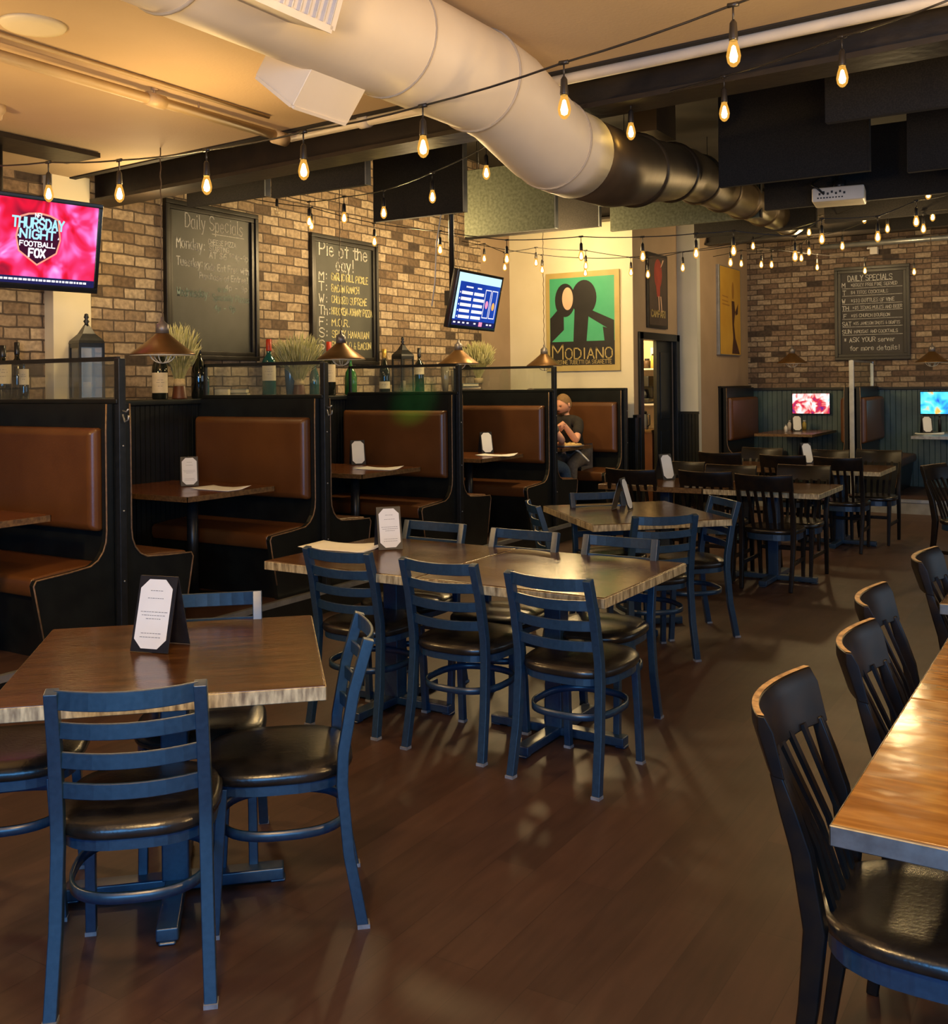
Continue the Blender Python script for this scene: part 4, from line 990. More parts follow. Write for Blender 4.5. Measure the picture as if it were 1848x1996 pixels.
# condiments on the back table
def small(px, py, z, r, h, m, label, nm, cat, cap=None, grp=None):
    p = at(px, py, z=z)
    t = thing(nm, label, cat, (p.x, p.y, z), 0, grp)
    MB().lathe([(0, 0), (r, 0), (r, h*.75), (r*.6, h*.86), (r*.6, h)], n=14).build('body', m, t)
    MB().lathe([(r*.65, h*.98), (r*.65, h*1.12), (0, h*1.14)], n=12).build('lid', cap or M_STEEL, t)
    return t
M_CER = mat('white_ceramic', (.75, .72, .62), .3, noise=(8, (.70, .66, .56)))
M_YEL = mat('yellow_plastic', (.55, .42, .08), .4, noise=(8, (.5, .36, .06)))
small(1539, 838, PZ+.754, .028, .12, M_CER, 'white shaker left of the back table card holder', 'shaker', 'shaker')
small(1532, 842, PZ+.754, .022, .09, M_CER, 'smaller pale shaker at the far left of the back table condiments', 'shaker', 'shaker')
small(1568, 838, PZ+.754, .028, .12, M_YEL, 'yellow sauce bottle right of the back table card holder', 'sauce_bottle', 'bottle', M_CER)
p = at(1830, 842, z=PZ+.754)
small(1832, 842, PZ+.754, .02, .2, M_HOLD, 'thin dark bottle right of the last card holder at the right edge', 'sauce_bottle', 'bottle', M_HOLD)

# ------------------------------------------------------------------ framed chalkboards on the brick walls
def board(label, TL, BR, plane, frame_w, m_board, steps=2):
    """plane ('x',value) or ('y',value); TL, BR pixels of the outer frame"""
    k = {plane[0]: plane[1]}
    a, b = at(*TL, **k), at(*BR, **k)
    if plane[0] == 'x': u, n, L = V(0, 1, 0), V(1, 0, 0), b.y-a.y
    else: u, n, L = V(1, 0, 0), V(0, -1, 0), b.x-a.x
    H = a.z-b.z; o = V(a.x, a.y, b.z) if plane[0] == 'y' else V(a.x, a.y, b.z)
    t = thing('chalkboard', label, 'chalkboard', o, 0)
    Z = V(0, 0, 1); fwid = frame_w
    for s in range(steps):
        i0 = s*fwid/steps; i1 = (s+1)*fwid/steps+.001; th = .045-.014*s
        m = MB()
        m.prism([(i0, i0), (L-i0, i0), (L-i0, i1), (i0, i1)], V(0, 0, 0), u, Z, n*th)
        m.prism([(i0, H-i1), (L-i0, H-i1), (L-i0, H-i0), (i0, H-i0)], V(0, 0, 0), u, Z, n*th)
        m.prism([(i0, i1), (i1, i1), (i1, H-i1), (i0, H-i1)], V(0, 0, 0), u, Z, n*th)
        m.prism([(L-i1, i1), (L-i0, i1), (L-i0, H-i1), (L-i1, H-i1)], V(0, 0, 0), u, Z, n*th)
        m.build('frame' if s == 0 else 'inner_moulding', M_FRAME, t, bevel=.004)
    MB().prism([(fwid, fwid), (L-fwid, fwid), (L-fwid, H-fwid), (fwid, H-fwid)], V(0, 0, 0), u, Z, n*.008).build('slate', m_board, t)
    return t, u, Z, n, L, H, fwid
t, u, Z, n, L, H, f = board('big framed chalkboard with daily specials in faint chalk, left of the pie board', (316, 386), (500, 704), ('x', XW), .075, M_BOARD)
def wr(t, nm, m, rows, n, u, L, H):
    mb = MB()
    for r in rows:
        s, xf, zf, h, w = r[:5]; wd = r[5] if len(r) > 5 else None
        write(mb, s, n*.0095+u*(xf*L)+V(0, 0, zf*H), u, V(0, 0, 1), h, w, wd*L if wd else None, .06)
    mb.build(nm, m, t)
h = .07
wr(t, 'chalk_heading', M_CHALKD, [('Daily Specials', .22, .845, .115, .008, .64)], n, u, L, H)
mb = MB().prism([(0, 0), (L*.36, 0), (L*.36, .006), (0, .006)], n*.0095+u*(L*.50)+V(0, 0, .822*H), u, Z, n*.0005).build('chalk_underline', M_CHALKD, t)
wr(t, 'chalk_writing', M_CHALK, [('Monday:', .13, .705, .088, .009, .30), ('CHEESE PIZZA', .46, .755, .042, .006, .31), ('STARTING', .47, .715, .042, .006, .22), ('AT $6', .47, .665, .052, .008, .20), ('50', .69, .69, .028, .005, .06), ('4p-9p', .75, .672, .052, .007, .16),
                                 ('Tuesday:', .13, .595, .070, .008, .27), ('Kids Eat Free with', .42, .585, .056, .007, .50), ('Purchase of Entree!', .36, .525, .050, .007, .54), ('4p - 9p', .64, .468, .045, .006, .26)], n, u, L, H)
wr(t, 'chalk_writing', M_CHALKG, [('Wednesday:', .13, .405, .068, .008, .34), ('$2 OFF', .56, .452, .032, .005, .12), ('Specialty Pizzas', .50, .395, .052, .007, .42), ('4p - 9p', .52, .325, .05, .007, .24)], n, u, L, H)
t, u, Z, n, L, H, f = board('framed chalkboard reading Pie of the day with bright chalk lines', (601, 453), (734, 712), ('x', XW), .075, M_BOARD)
wr(t, 'chalk_heading', M_CHALK, [('Pie of the', .14, .845, .13, .014, .74), ('day!', .38, .735, .12, .013, .27)], n, u, L, H)
days = ['M:', 'T:', 'W:', 'Th:', 'F:', 'S:', 'S:']
pies = ['GARLIC DILL PICKLE', 'BACON RANCH', 'CHORIZO SUPREME', 'HOBOKEN JOHNNY PIZZA', 'M.O.R.', 'SPICY HAWAIIAN', 'BUFFALO & BACON']
wds = [.56, .42, .54, .62, .27, .57, .60]
wr(t, 'chalk_writing', M_CHALK, [(d, .13, .655-i*.089, .085, .011, .13 if len(d) == 2 else .17) for i, d in enumerate(days)], n, u, L, H)
wr(t, 'chalk_writing', M_CHALKY, [(s, .31, .66-i*.089, .068, .010, w) for i, (s, w) in enumerate(zip(pies, wds))], n, u, L, H)
t, u, Z, n, L, H, f = board('chalkboard with ruled lines of specials on the back brick wall', (1627, 523), (1776, 700), ('y', YB), .085, M_BOARD2)
wr(t, 'chalk_heading', M_CHALK, [('DAILY SPECIALS', .18, .85, .075, .009, .60)], n, u, L, H)
mb = MB()
for z in (.768, .688, .600, .528, .44, .355, .268): mb.prism([(0, 0), (.80*L, 0), (.80*L, .006), (0, .006)], n*.0095+u*(.1*L)+V(0, 0, z*H), u, Z, n*.0005)
mb.prism([(0, 0), (.6*L, 0), (.6*L, .005), (0, .005)], n*.0095+u*(.18*L)+V(0, 0, .84*H), u, Z, n*.0005)
mb.build('chalk_rules', M_CHALKD, t)
wr(t, 'chalk_writing', M_CHALK, [('M', .10, .782, .062, .008), ('T', .11, .70, .06, .008), ('W', .10, .613, .06, .008), ('TH', .10, .54, .055, .008), ('F', .12, .455, .055, .008), ('SAT', .10, .37, .055, .007, .13), ('SUN', .10, .285, .055, .008, .13)], n, u, L, H)
wr(t, 'chalk_writing', M_CHALKD, [('*BOOZY PRIX FIXE SERVED', .22, .79, .042, .007, .62), ('$4 TITOS COCKTAILS', .22, .71, .042, .007, .50), ('*$10 BOTTLES OF WINE', .22, .62, .048, .008, .58), ('*$5 TEXAS MULES AND BEER', .24, .545, .042, .007, .66), ('*$5 CHURCH BOURBON', .22, .462, .042, .007, .52), ('*$5 JAMESON SHOTS & DRAFTS', .25, .378, .040, .006, .62), ('MIMOSAS AND COCKTAILS', .26, .29, .042, .007, .58)], n, u, L, H)
wr(t, 'chalk_writing', M_CHALK, [('* ASK YOUR server', .12, .195, .062, .008, .68), ('for more details!', .20, .105, .062, .008, .66)], n, u, L, H)

# ------------------------------------------------------------------ posters
M_PCREAM = mat('poster_border_gold', (.48, .36, .12), .5, noise=(6, (.54, .42, .16)))
M_PGREEN = mat('poster_green', (.055, .40, .20), .5, noise=(6, (.07, .43, .22)))
M_PBLACK = mat('poster_black', (.012, .012, .012), .5, noise=(6, (.02, .018, .018)))
M_PFACE = mat('poster_pale', (.72, .46, .30), .5, noise=(6, (.78, .52, .34)))
def pframe(label, TL, BR, plane, thick=.03, m=None, name='framed_poster'):
    k = {plane[0]: plane[1]}; a, b = at(*TL, **k), at(*BR, **k)
    if plane[0] == 'x': u, n, L = V(0, 1, 0), V(1, 0, 0), b.y-a.y
    else: u, n, L = V(1, 0, 0), V(0, -1, 0), b.x-a.x
    H = a.z-b.z
    t = thing(name, label, 'poster', V(a.x, a.y, b.z), 0)
    MB().prism([(0, 0), (L, 0), (L, H), (0, H)], V(0, 0, 0), u, V(0, 0, 1), n*thick).build('mount', m, t, bevel=.003)
    return t, u, V(0, 0, 1), n, L, H
def flat(t, nm, m, polys, u, Z, n, L, H, d):
    mb = MB()
    for i, p in enumerate(polys): mb.prism([(x*L, y*H) for x, y in p], n*d, u, Z, n*(.0003+.00012*i))
    return mb.build(nm, m, t)
def oval(cx_, cy_, rx, ry, k=28, a0=0, a1=360): return [(cx_+rx*math.cos(math.radians(a0+(a1-a0)*i/k)), cy_+ry*math.sin(math.radians(a0+(a1-a0)*i/k))) for i in range(k)]
t, u, Z, n, L, H = pframe('large green and black poster with gold border on the cream wall', (1066, 535), (1211, 722), ('y', YP), .035, M_PCREAM)
flat(t, 'green_field', M_PGREEN, [[(.055, .29), (.935, .29), (.935, .945), (.055, .945)]], u, Z, n, L, H, .0352)
flat(t, 'black_shapes', M_PBLACK, [[(.055, .06), (.935, .06), (.935, .30), (.055, .30)], oval(.27, .72, .14, .17), oval(.53, .735, .17, .18),
     [(.06, .30), (.06, .54), (.16, .62), (.25, .66), (.25, .42), (.08, .30)], [(.38, .30), (.40, .62), (.60, .64), (.56, .30)], [(.52, .60), (.60, .62), (.93, .50), (.93, .38), (.60, .54)], [(.78, .44), (.93, .40), (.93, .29), (.80, .30)]], u, Z, n, L, H, .036)
flat(t, 'pale_shape', M_PFACE, [oval(.305, .735, .075, .115)], u, Z, n, L, H, .0368)
mb = MB(); write(mb, 'M', n*.0374+u*(.09*L)+Z*(.125*H), u, Z, .145*H, .016, .19*L); write(mb, 'ODIANO', n*.0374+u*(.27*L)+Z*(.125*H), u, Z, .105*H, .015, .66*L)
mb.build('poster_lettering', M_PCREAM, t)
mb = MB(); write(mb, 'CARTINE TUBETTI DA SIGARETTE', n*.0374+u*(.10*L)+Z*(.073*H), u, Z, .038*H, .006, .80*L); mb.build('poster_small_lettering', M_PCREAM, t)
t, u, Z, n, L, H = pframe('dark framed poster with a red shape above the kitchen door', (1258, 490), (1298, 642), ('x', -4.83), .03, M_FRAME)
flat(t, 'dark_field', mat('poster_dark_brown', (.075, .045, .032), .5, noise=(5, (.05, .03, .022))), [[(.06, .04), (.94, .04), (.94, .96), (.06, .96)]], u, Z, n, L, H, .0305)
flat(t, 'red_shape', mat('poster_red', (.42, .045, .02), .5, noise=(7, (.30, .03, .02))), [oval(.5, .73, .2, .2), [(.38, .62), (.62, .66), (.58, .42), (.44, .42)]], u, Z, n, L, H, .0313)
flat(t, 'pale_shape', M_PFACE, [[(.50, .43), (.55, .43), (.57, .22), (.53, .22)], [(.60, .43), (.65, .43), (.70, .22), (.66, .22)], [(.62, .82), (.68, .84), (.80, .93), (.74, .93)]], u, Z, n, L, H, .0321)
mb = MB(); write(mb, 'CAMPARI', n*.0325+u*(.14*L)+Z*(.15*H), u, Z, .085*H, .018, .74*L); mb.build('poster_lettering', M_PCREAM, t)
t, u, Z, n, L, H = pframe('tall golden yellow poster with a slim dark shape on the tan side wall', (1395, 515), (1440, 694), ('x', -4.56), .04, M_STEEL)
flat(t, 'golden_field', mat('poster_gold', (.50, .27, .03), .45, noise=(3, (.58, .34, .05))), [[(.05, .01), (.97, .01), (.97, .99), (.05, .99)]], u, Z, n, L, H, .0405)
flat(t, 'dark_shape', mat('poster_umber', (.05, .02, .01), .5, noise=(8, (.08, .03, .02))), [[(.56, .62), (.68, .62), (.72, .50), (.66, .36), (.72, .20), (.92, .02), (.56, .02), (.62, .20), (.58, .38)], [(.72, .50), (.86, .60), (.84, .48), (.74, .46)]], u, Z, n, L, H, .0413)
flat(t, 'ochre_shape', mat('poster_ochre', (.36, .17, .03), .5, noise=(8, (.3, .14, .02))), [oval(.62, .74, .05, .10), [(.14, .67), (.40, .66), (.40, .645), (.14, .655)], [(.14, .62), (.40, .61), (.40, .595), (.14, .605)], [(.14, .58), (.46, .57), (.46, .555), (.14, .565)]], u, Z, n, L, H, .0413)
# ------------------------------------------------------------------ pendant lamps
M_BRONZE = mat('bronze_shade', (.16, .085, .030), .38, .75, noise=(9, (.20, .11, .045)))
M_SHADE_IN = mat('white_enamel', (.85, .78, .60), .35, noise=(9, (.8, .72, .55)))
M_PBULB = emis('pendant_bulb_glow', (1.0, .80, .45), 230)
def pendant(label, pos, top):
    t = thing('pendant_lamp', label, 'lamp', pos, 0, 'bronze cage pendant lamps')
    MB().lathe([(.205, -.004), (.20, .006), (.125, .062), (.05, .125), (.042, .135)], n=36).build('shade', M_BRONZE, t)
    MB().lathe([(.203, -.006), (.198, .001), (.123, .057), (.048, .12), (.0, .125)], n=36).build('shade_lining', M_SHADE_IN, t)
    MB().lathe([(.042, .128), (.040, .19), (.028, .20), (.012, .215), (.010, .24), (0, .24)], n=18).build('lamp_holder', mat('zinc_holder', (.22, .20, .20), .4, .6, noise=(20, (.16, .15, .15))), t)
    c = MB()
    for k in range(3):
        a = math.pi*k/3; d = V(math.cos(a), math.sin(a), 0)
        c.tube([d*(.08*math.cos(q))+V(0, 0, .01-.065*math.sin(q)) for q in [math.pi*i/10 for i in range(11)]], .0035, n=6)
    c.tube([V(.08*math.cos(q), .08*math.sin(q), .01) for q in [math.pi*2*i/24 for i in range(24)]], .0035, n=6, closed=True)
    c.build('wire_cage', M_SHADE_IN, t)
    MB().ball((0, 0, .055), (.028, .028, .04), 12, 8).build('bulb', M_PBULB, t)
    n = int((top-pos[2]-.24)/.02); ch = [V(.003*math.cos(i*1.2), .003*math.sin(i*1.2), .24+i*.02) for i in range(n)]+[V(0, 0, top-pos[2])]
    MB().tube(ch, .004, n=5).build('cord', mat('brown_cord', (.10, .06, .03), .6, noise=(30, (.05, .03, .015))), t)
for (px, py, d, lab) in [(317, 691, 6.55, 'largest bronze pendant lamp, in front of the first chalkboard'), (665, 700, 8.65, 'bronze pendant lamp in front of the pie chalkboard'),
                         (894, 709, 10.15, 'pale lit pendant lamp under the hanging television'), (1061, 713, 11.7, 'pendant lamp at the left edge of the green poster'),
                         (1544, 708, 14.0, 'small pendant lamp left of the back wall chalkboard'), (1817, 706, 13.1, 'pendant lamp at the right edge of the picture')]:
    p = at(px, py, d=d); pendant(lab, p, ZT if p.y > YC else ZC)

# ------------------------------------------------------------------ televisions
def screen_mat(name, stops, scale, strength, dist=1.5):
    m = bpy.data.materials.new(name); m.use_nodes = True; nt = m.node_tree; N = nt.nodes; L = nt.links; N.remove(N['Principled BSDF'])
    tc = N.new('ShaderNodeTexCoord'); n = N.new('ShaderNodeTexNoise'); n.inputs['Scale'].default_value = scale; n.inputs['Detail'].default_value = 2; n.inputs['Distortion'].default_value = dist
    L.new(tc.outputs['Object'], n.inputs['Vector']); r = N.new('ShaderNodeValToRGB'); e = r.color_ramp.elements
    while len(e) > 1: e.remove(e[0])
    e[0].position = stops[0][0]; e[0].color = (*stops[0][1], 1)
    for p, c in stops[1:]: k = e.new(p); k.color = (*c, 1)
    L.new(n.outputs['Fac'], r.inputs[0]); em = N.new('ShaderNodeEmission'); em.inputs[1].default_value = strength
    L.new(r.outputs[0], em.inputs[0]); L.new(em.outputs[0], N['Material Output'].inputs[0]); return m
M_TVB = mat('tv_black_plastic', (.008, .008, .009), .15, noise=(9, (.012, .012, .013)))
def tv(label, tr, u, tilt, w, h, scr, bez=.028, thick=.05):
    """tr top right corner; u towards the viewer's right; returns frame for drawing, origin at the screen's lower left"""
    u = Vector(u).normalized(); n = V(u.y, -u.x, 0); d = V(0, 0, -1)*math.cos(tilt)-n*math.sin(tilt); nn = u.cross(-d).normalized()
    if nn.dot(n) < 0: nn = -nn
    t = thing('television', label, 'television', tr, 0)
    o = -u*w+d*h; vv = -d
    MB().prism([(0, 0), (w, 0), (w, h), (0, h)], o, u, vv, -nn*thick).build('case', M_TVB, t, bevel=.006)
    m = MB()
    for (a0, b0, a1, b1) in ((0, 0, w, bez*1.3), (0, h-bez, w, h), (0, bez*1.3, bez, h-bez), (w-bez, bez*1.3, w, h-bez)):
        m.prism([(a0, b0), (a1, b0), (a1, b1), (a0, b1)], o, u, vv, nn*.008)
    m.build('bezel', M_TVB, t, bevel=.003)
    so = o+u*bez+vv*bez*1.3+nn*.0015; sw, sh = w-2*bez, h-bez*2.3
    s = MB().add([so, so+u*sw, so+u*sw+vv*sh, so+vv*sh], [(0, 1, 2, 3)]).build('screen', scr, t)
    return t, s, so+nn*.001, u, vv, nn, sw, sh
def spoly(s, nm, m, P, so, u, vv, nn, sw, sh, k=1):
    mb = MB()
    for p in P: mb.add([so+nn*(.0006*k)+u*(x*sw)+vv*(y*sh) for x, y in p], [tuple(range(len(p)))])
    return mb.build(nm, m, s, fixn=False)
M_S1 = screen_mat('screen_red_pink', [(.28, (.16, .01, .03)), (.42, (.75, .01, .04)), (.52, (.80, .04, .18)), (.62, (.85, .18, .60)), (.75, (.95, .50, .90))], 4.5, 1.25, 1.0)
u1 = V(.141, .990, 0)
t, s, so, u, vv, nn, sw, sh = tv('television at the upper left edge showing the Thursday football shield on red', at(201, 399, d=6.6), u1, math.radians(9), 1.0, .575, M_S1)
F = (so, u, vv, nn, sw, sh)
x0 = .43; k = 1/ sw
def SX(px_m): return 1-px_m/sw     # metres from the right end
cxs = SX(.385); wS = .145/sw; 
shield = [(cxs-wS*.85, .80), (cxs-wS*.5, .84), (cxs, .86), (cxs+wS*.5, .84), (cxs+wS*.85, .80), (cxs+wS, .55), (cxs+wS*.85, .38), (cxs, .22), (cxs-wS*.85, .38), (cxs-wS, .55)]
sc = lambda f: [(cxs+(x-cxs)*f, .55+(y-.55)*f) for x, y in shield]
spoly(s, 'shield_outline', emis('screen_salmon', (1, .35, .25), 1.1), [shield], *F, 1)
spoly(s, 'shield', emis('screen_maroon', (.06, .008, .03), 1), [sc(.93)], *F, 2)
me_ = emis('screen_ice_blue', (.45, .85, 1.0), 1.1); mw_ = emis('screen_white', (1, .95, 1), 1.1)
mb = MB(); oo = so+nn*.0022
for sx_, zf, h_, w_, wd, tx in ((-1.15, .665, .060, .012, 2.3, 'THURSDAY'), (-.80, .545, .050, .012, 1.6, 'NIGHT')):
    write(mb, tx, oo+u*((cxs+sx_*wS)*sw)+vv*(zf*sh), u, vv, h_, w_, wd*wS*sw)
mb.build('screen_lettering', me_, s, fixn=False)
mb = MB()
for sx_, zf, h_, w_, wd, tx in ((-.80, .450, .028, .007, 1.6, 'FOOTBALL'), (-.38, .325, .048, .012, .76, 'FOX'), (-.2, .80, .022, .006, .4, 'NFL')):
    write(mb, tx, oo+u*((cxs+sx_*wS)*sw)+vv*(zf*sh), u, vv, h_, w_, wd*wS*sw)
x = .02
while x < .93:
    l = random.uniform(.012, .03); mb.add([oo+u*(x*sw)+vv*(.035*sh), oo+u*((x+l)*sw)+vv*(.035*sh), oo+u*((x+l)*sw)+vv*(.06*sh), oo+u*(x*sw)+vv*(.06*sh)], [(0, 1, 2, 3)]); x += l+.006
mb.build('screen_lettering', mw_, s, fixn=False)
spoly(s, 'ticker_bar', emis('screen_navy', (.02, .02, .10), 1), [[(0, 0), (1, 0), (1, .085), (0, .085)]], *F, 1)
spoly(s, 'small_star', mw_, [[(cxs-wS*.92+.0, .555), (cxs-wS*.84, .555), (cxs-wS*.88, .585)], [(cxs+wS*.84, .555), (cxs+wS*.92, .555), (cxs+wS*.88, .585)]], *F, 3)
c_ = (-u*.0)
pl = at(40, 300, d=6.55)
hp = Vector((pl.x, pl.y, 0))-t.location; hp.z = 0
q = V(-u.x*.58, -u.y*.58, 0)-V(nn.x, nn.y, 0)*.20
MB().tube([q+V(0, 0, -.3), q+V(0, 0, ZC-t.location.z-.03)], .025, n=12).build('ceiling_pole', M_BEAM, t)
MB().box(tuple(q+V(.05, .1, ZC-t.location.z-.02)), (.34, .95, .03)).build('ceiling_plate', M_BEAM, t)
MB().tube([q+V(0, 0, -.28), q+V(nn.x*.06, nn.y*.06, -.28)], .06, sec=(.25, .15)).build('wall_bracket', M_BEAM, t)

M_S2 = screen_mat('screen_blue', [(.3, (.01, .035, .28)), (.6, (.015, .06, .40)), (.8, (.02, .10, .5))], 3, 1.2, .3)
t, s, so, u, vv, nn, sw, sh = tv('small television on a ceiling pole showing a blue schedule, before the brick wall end', at(981, 541, d=8.95), V(-.085, .996, 0), math.radians(12), .83, .48, M_S2, .022)
F = (so, u, vv, nn, sw, sh)
spoly(s, 'screen_header', emis('screen_pale_blue', (.55, .85, 1.0), 1.3), [[(0, .84), (1, .84), (1, 1), (0, 1)], [(0, .12), (.06, .12), (.06, .84), (0, .84)]], *F, 1)
spoly(s, 'screen_footer', emis('screen_navy', (.02, .02, .10), 1), [[(0, 0), (1, 0), (1, .10), (0, .10)]], *F, 1)
mb_ = [[(.12+.28*c, .60-.115*r), (.12+.28*c+(.23 if (r+c) % 2 else .25), .60-.115*r), (.12+.28*c+(.23 if (r+c) % 2 else .25), .66-.115*r), (.12+.28*c, .66-.115*r)] for r in range(5) for c in range(2)]
mb_ += [[(.20, .73), (.36, .73), (.36, .76), (.20, .76)], [(.46, .73), (.56, .73), (.56, .76), (.46, .76)]]+[[(.08, .615-.115*r), (.10, .615-.115*r), (.10, .645-.115*r), (.08, .645-.115*r)] for r in range(5)]
mb_ += [[(x, .04), (x+.05, .04), (x+.05, .07), (x, .07)] for x in (.04, .14, .24, .34, .5, .8, .88)]
spoly(s, 'screen_rows', emis('screen_white', (1, .95, 1), 1.1), mb_, *F, 2)
fr2 = []
for x in (.66, .82):
    for (a, b, c, d) in ((0, 0, .14, .02), (0, .55, .14, .57), (0, 0, .012, .57), (.128, 0, .14, .57)): fr2.append([(x+a, .18+b), (x+c, .18+b), (x+c, .18+d), (x+a, .18+d)])
spoly(s, 'screen_boxes', emis('screen_white', (1, .95, 1), 1.1), fr2, *F, 2)
spoly(s, 'screen_icon', emis('screen_orange', (1, .45, .1), 1.2), [oval(.89, .43, .035, .08, 16)], *F, 2)
spoly(s, 'screen_icon', emis('screen_pink', (1, .3, .5), 1.2), [oval(.73, .45, .035, .08, 16), [(.62, .01), (.70, .01), (.70, .095), (.62, .095)]], *F, 2)
q = V(-u.x*.62, -u.y*.62, 0)-V(nn.x, nn.y, 0)*.18
MB().tube([q+V(0, 0, -.25), q+V(0, 0, ZT-t.location.z)], .022, n=12).build('ceiling_pole', M_BEAM, t)
MB().box(tuple(q+V(nn.x*.02, nn.y*.02, -.22)), (.06, .2, .12)).build('wall_bracket', M_BEAM, t)
MB().tube([q+V(.0, -.30, -.3), q+V(.02, -.28, -.1), q+V(.03, -.27, .2), q+V(.0, -.14, .5), q+V(.03, -.05, 1.0), q+V(.03, 0, ZT-t.location.z)], .006, n=5).build('cable', M_WHITE, t)

M_S3 = screen_mat('screen_studio', [(.25, (.05, .02, .22)), (.42, (.65, .03, .04)), (.52, (1, .55, .5)), (.62, (1, .95, .95)), (.75, (.3, .8, .8))], 9, 1.3, .8)
t, s, *F = tv('small wall television with red and white picture above the back table', at(1618, 766, y=YB-.10), V(1, 0, 0), 0, .53, .30, M_S3, .008)
MB().bx((-.35, .04, -.2), (-.2, .10, -.1)).build('wall_bracket', M_TVB, t)
M_S4 = screen_mat('screen_turquoise', [(.3, (.03, .08, .7)), (.42, (.05, .55, .9)), (.55, (.15, .85, .95)), (.66, (1, .55, .12)), (.78, (1, .25, .05))], 6, 1.3, .6)
p = at(1793, 763, y=YB-.10)
t, s, *F = tv('small wall television with turquoise and orange picture at the right edge', p+V(.55, 0, 0), V(1, 0, 0), 0, .55, .31, M_S4, .008)
MB().bx((-.35, .04, -.2), (-.2, .10, -.1)).build('wall_bracket', M_TVB, t)

# ------------------------------------------------------------------ things on the ledge
ZS = 1.531
def glassy(name, c, r=.06): return mat(name, c, r, noise=(10, tuple(x*1.3 for x in c)), spec=.8)
G_DARK = glassy('dark_bottle_glass', (.008, .010, .008)); G_TEAL = glassy('teal_bottle_glass', (.012, .07, .06)); G_GREEN = glassy('green_demijohn_glass', (.02, .13, .03), .08)
G_BLUE = glassy('blue_glass_vase', (.09, .16, .20), .12); G_CLEAR = glassy('clear_glass', (.16, .14, .10), .1)
C_RED = mat('red_wax', (.55, .04, .01), .4, noise=(20, (.42, .03, .01))); C_BLK = mat('black_capsule', (.012, .012, .012), .3, noise=(20, (.02, .02, .02)))
C_GOLD = mat('gold_foil', (.48, .30, .06), .3, .6, noise=(30, (.36, .22, .04))); C_CORK = mat('cork', (.55, .36, .12), .7, noise=(40, (.42, .27, .09)))
P_LAB = mat('bottle_label_paper', (.66, .56, .38), .6, noise=(20, (.58, .49, .32)))
def bottle(label, px, ytop, dep_x, g, cap, lab=(.28, .62), r=.047, shape='bord', zb=ZS, yb=None):
    p0 = at(px, 770, x=dep_x); p = V(p0.x, p0.y, zb)
    top = at(px, ytop, y=p0.y).z; H = top-zb
    t = thing('bottle', label, 'bottle', p, 0, 'bottles on the ledge of the brick wall')
    if shape == 'bord': pr = [(0, 0), (r*.9, 0), (r, .01), (r, H*.60), (r*.85, H*.66), (r*.36, H*.74), (r*.31, H*.97), (r*.36, H*.975), (r*.36, H)]
    elif shape == 'burg': pr = [(0, 0), (r*.9, 0), (r, .01), (r, H*.45), (r*.9, H*.53), (r*.6, H*.64), (r*.34, H*.76), (r*.30, H*.97), (r*.36, H)]
    elif shape == 'jug': pr = [(0, 0), (r*.9, 0), (r*1.0, .01), (r*1.0, H*.45), (r*.85, H*.62), (r*.4, H*.76), (r*.22, H*.86), (r*.22, H*.97), (r*.28, H)]
    else: pr = [(0, 0), (r*.6, 0), (r*.85, H*.4), (r, H*.98), (r*.94, H), (r*.9, H*.97), (r*.75, H*.4), (0, .01)]
    MB().lathe(pr, n=22).build('glass', g, t)
    if cap: MB().lathe([(r*.38, H*.80), (r*.40, H*.81), (r*.40, H*1.003), (r*.3, H*1.01), (0, H*1.012)], n=18).build('capsule', cap, t)
    if lab:
        a, b = lab; rr = r+.001; n = 14; vs = []; fs = []
        base = math.atan2(-p.y, -p.x)
        for i in range(n+1):
            q = base+(i/n-.5)*2.5
            for z in (a*H, b*H): vs.append(V(rr*math.cos(q), rr*math.sin(q), z))
        for i in range(n): fs.append((2*i, 2*i+2, 2*i+3, 2*i+1))
        MB().add(vs, fs, True).build('label_paper', P_LAB, t)
        tx = MB(); rr += .0008
        for z0, sp in ((.62, .5), (.50, .7), (.32, .4)):
            zz = (a+(b-a)*z0)*H
            for i in range(8):
                if (i*7+int(px)) % 4 == 0: continue
                q0 = base+(i/8-.5)*sp*1.6; q1 = q0+sp*.14
                tx.add([V(rr*math.cos(q0), rr*math.sin(q0), zz), V(rr*math.cos(q1), rr*math.sin(q1), zz), V(rr*math.cos(q1), rr*math.sin(q1), zz+.004), V(rr*math.cos(q0), rr*math.sin(q0), zz+.004)], [(0, 1, 2, 3)])
        tx.build('label_print', M_INK, t)
    return t
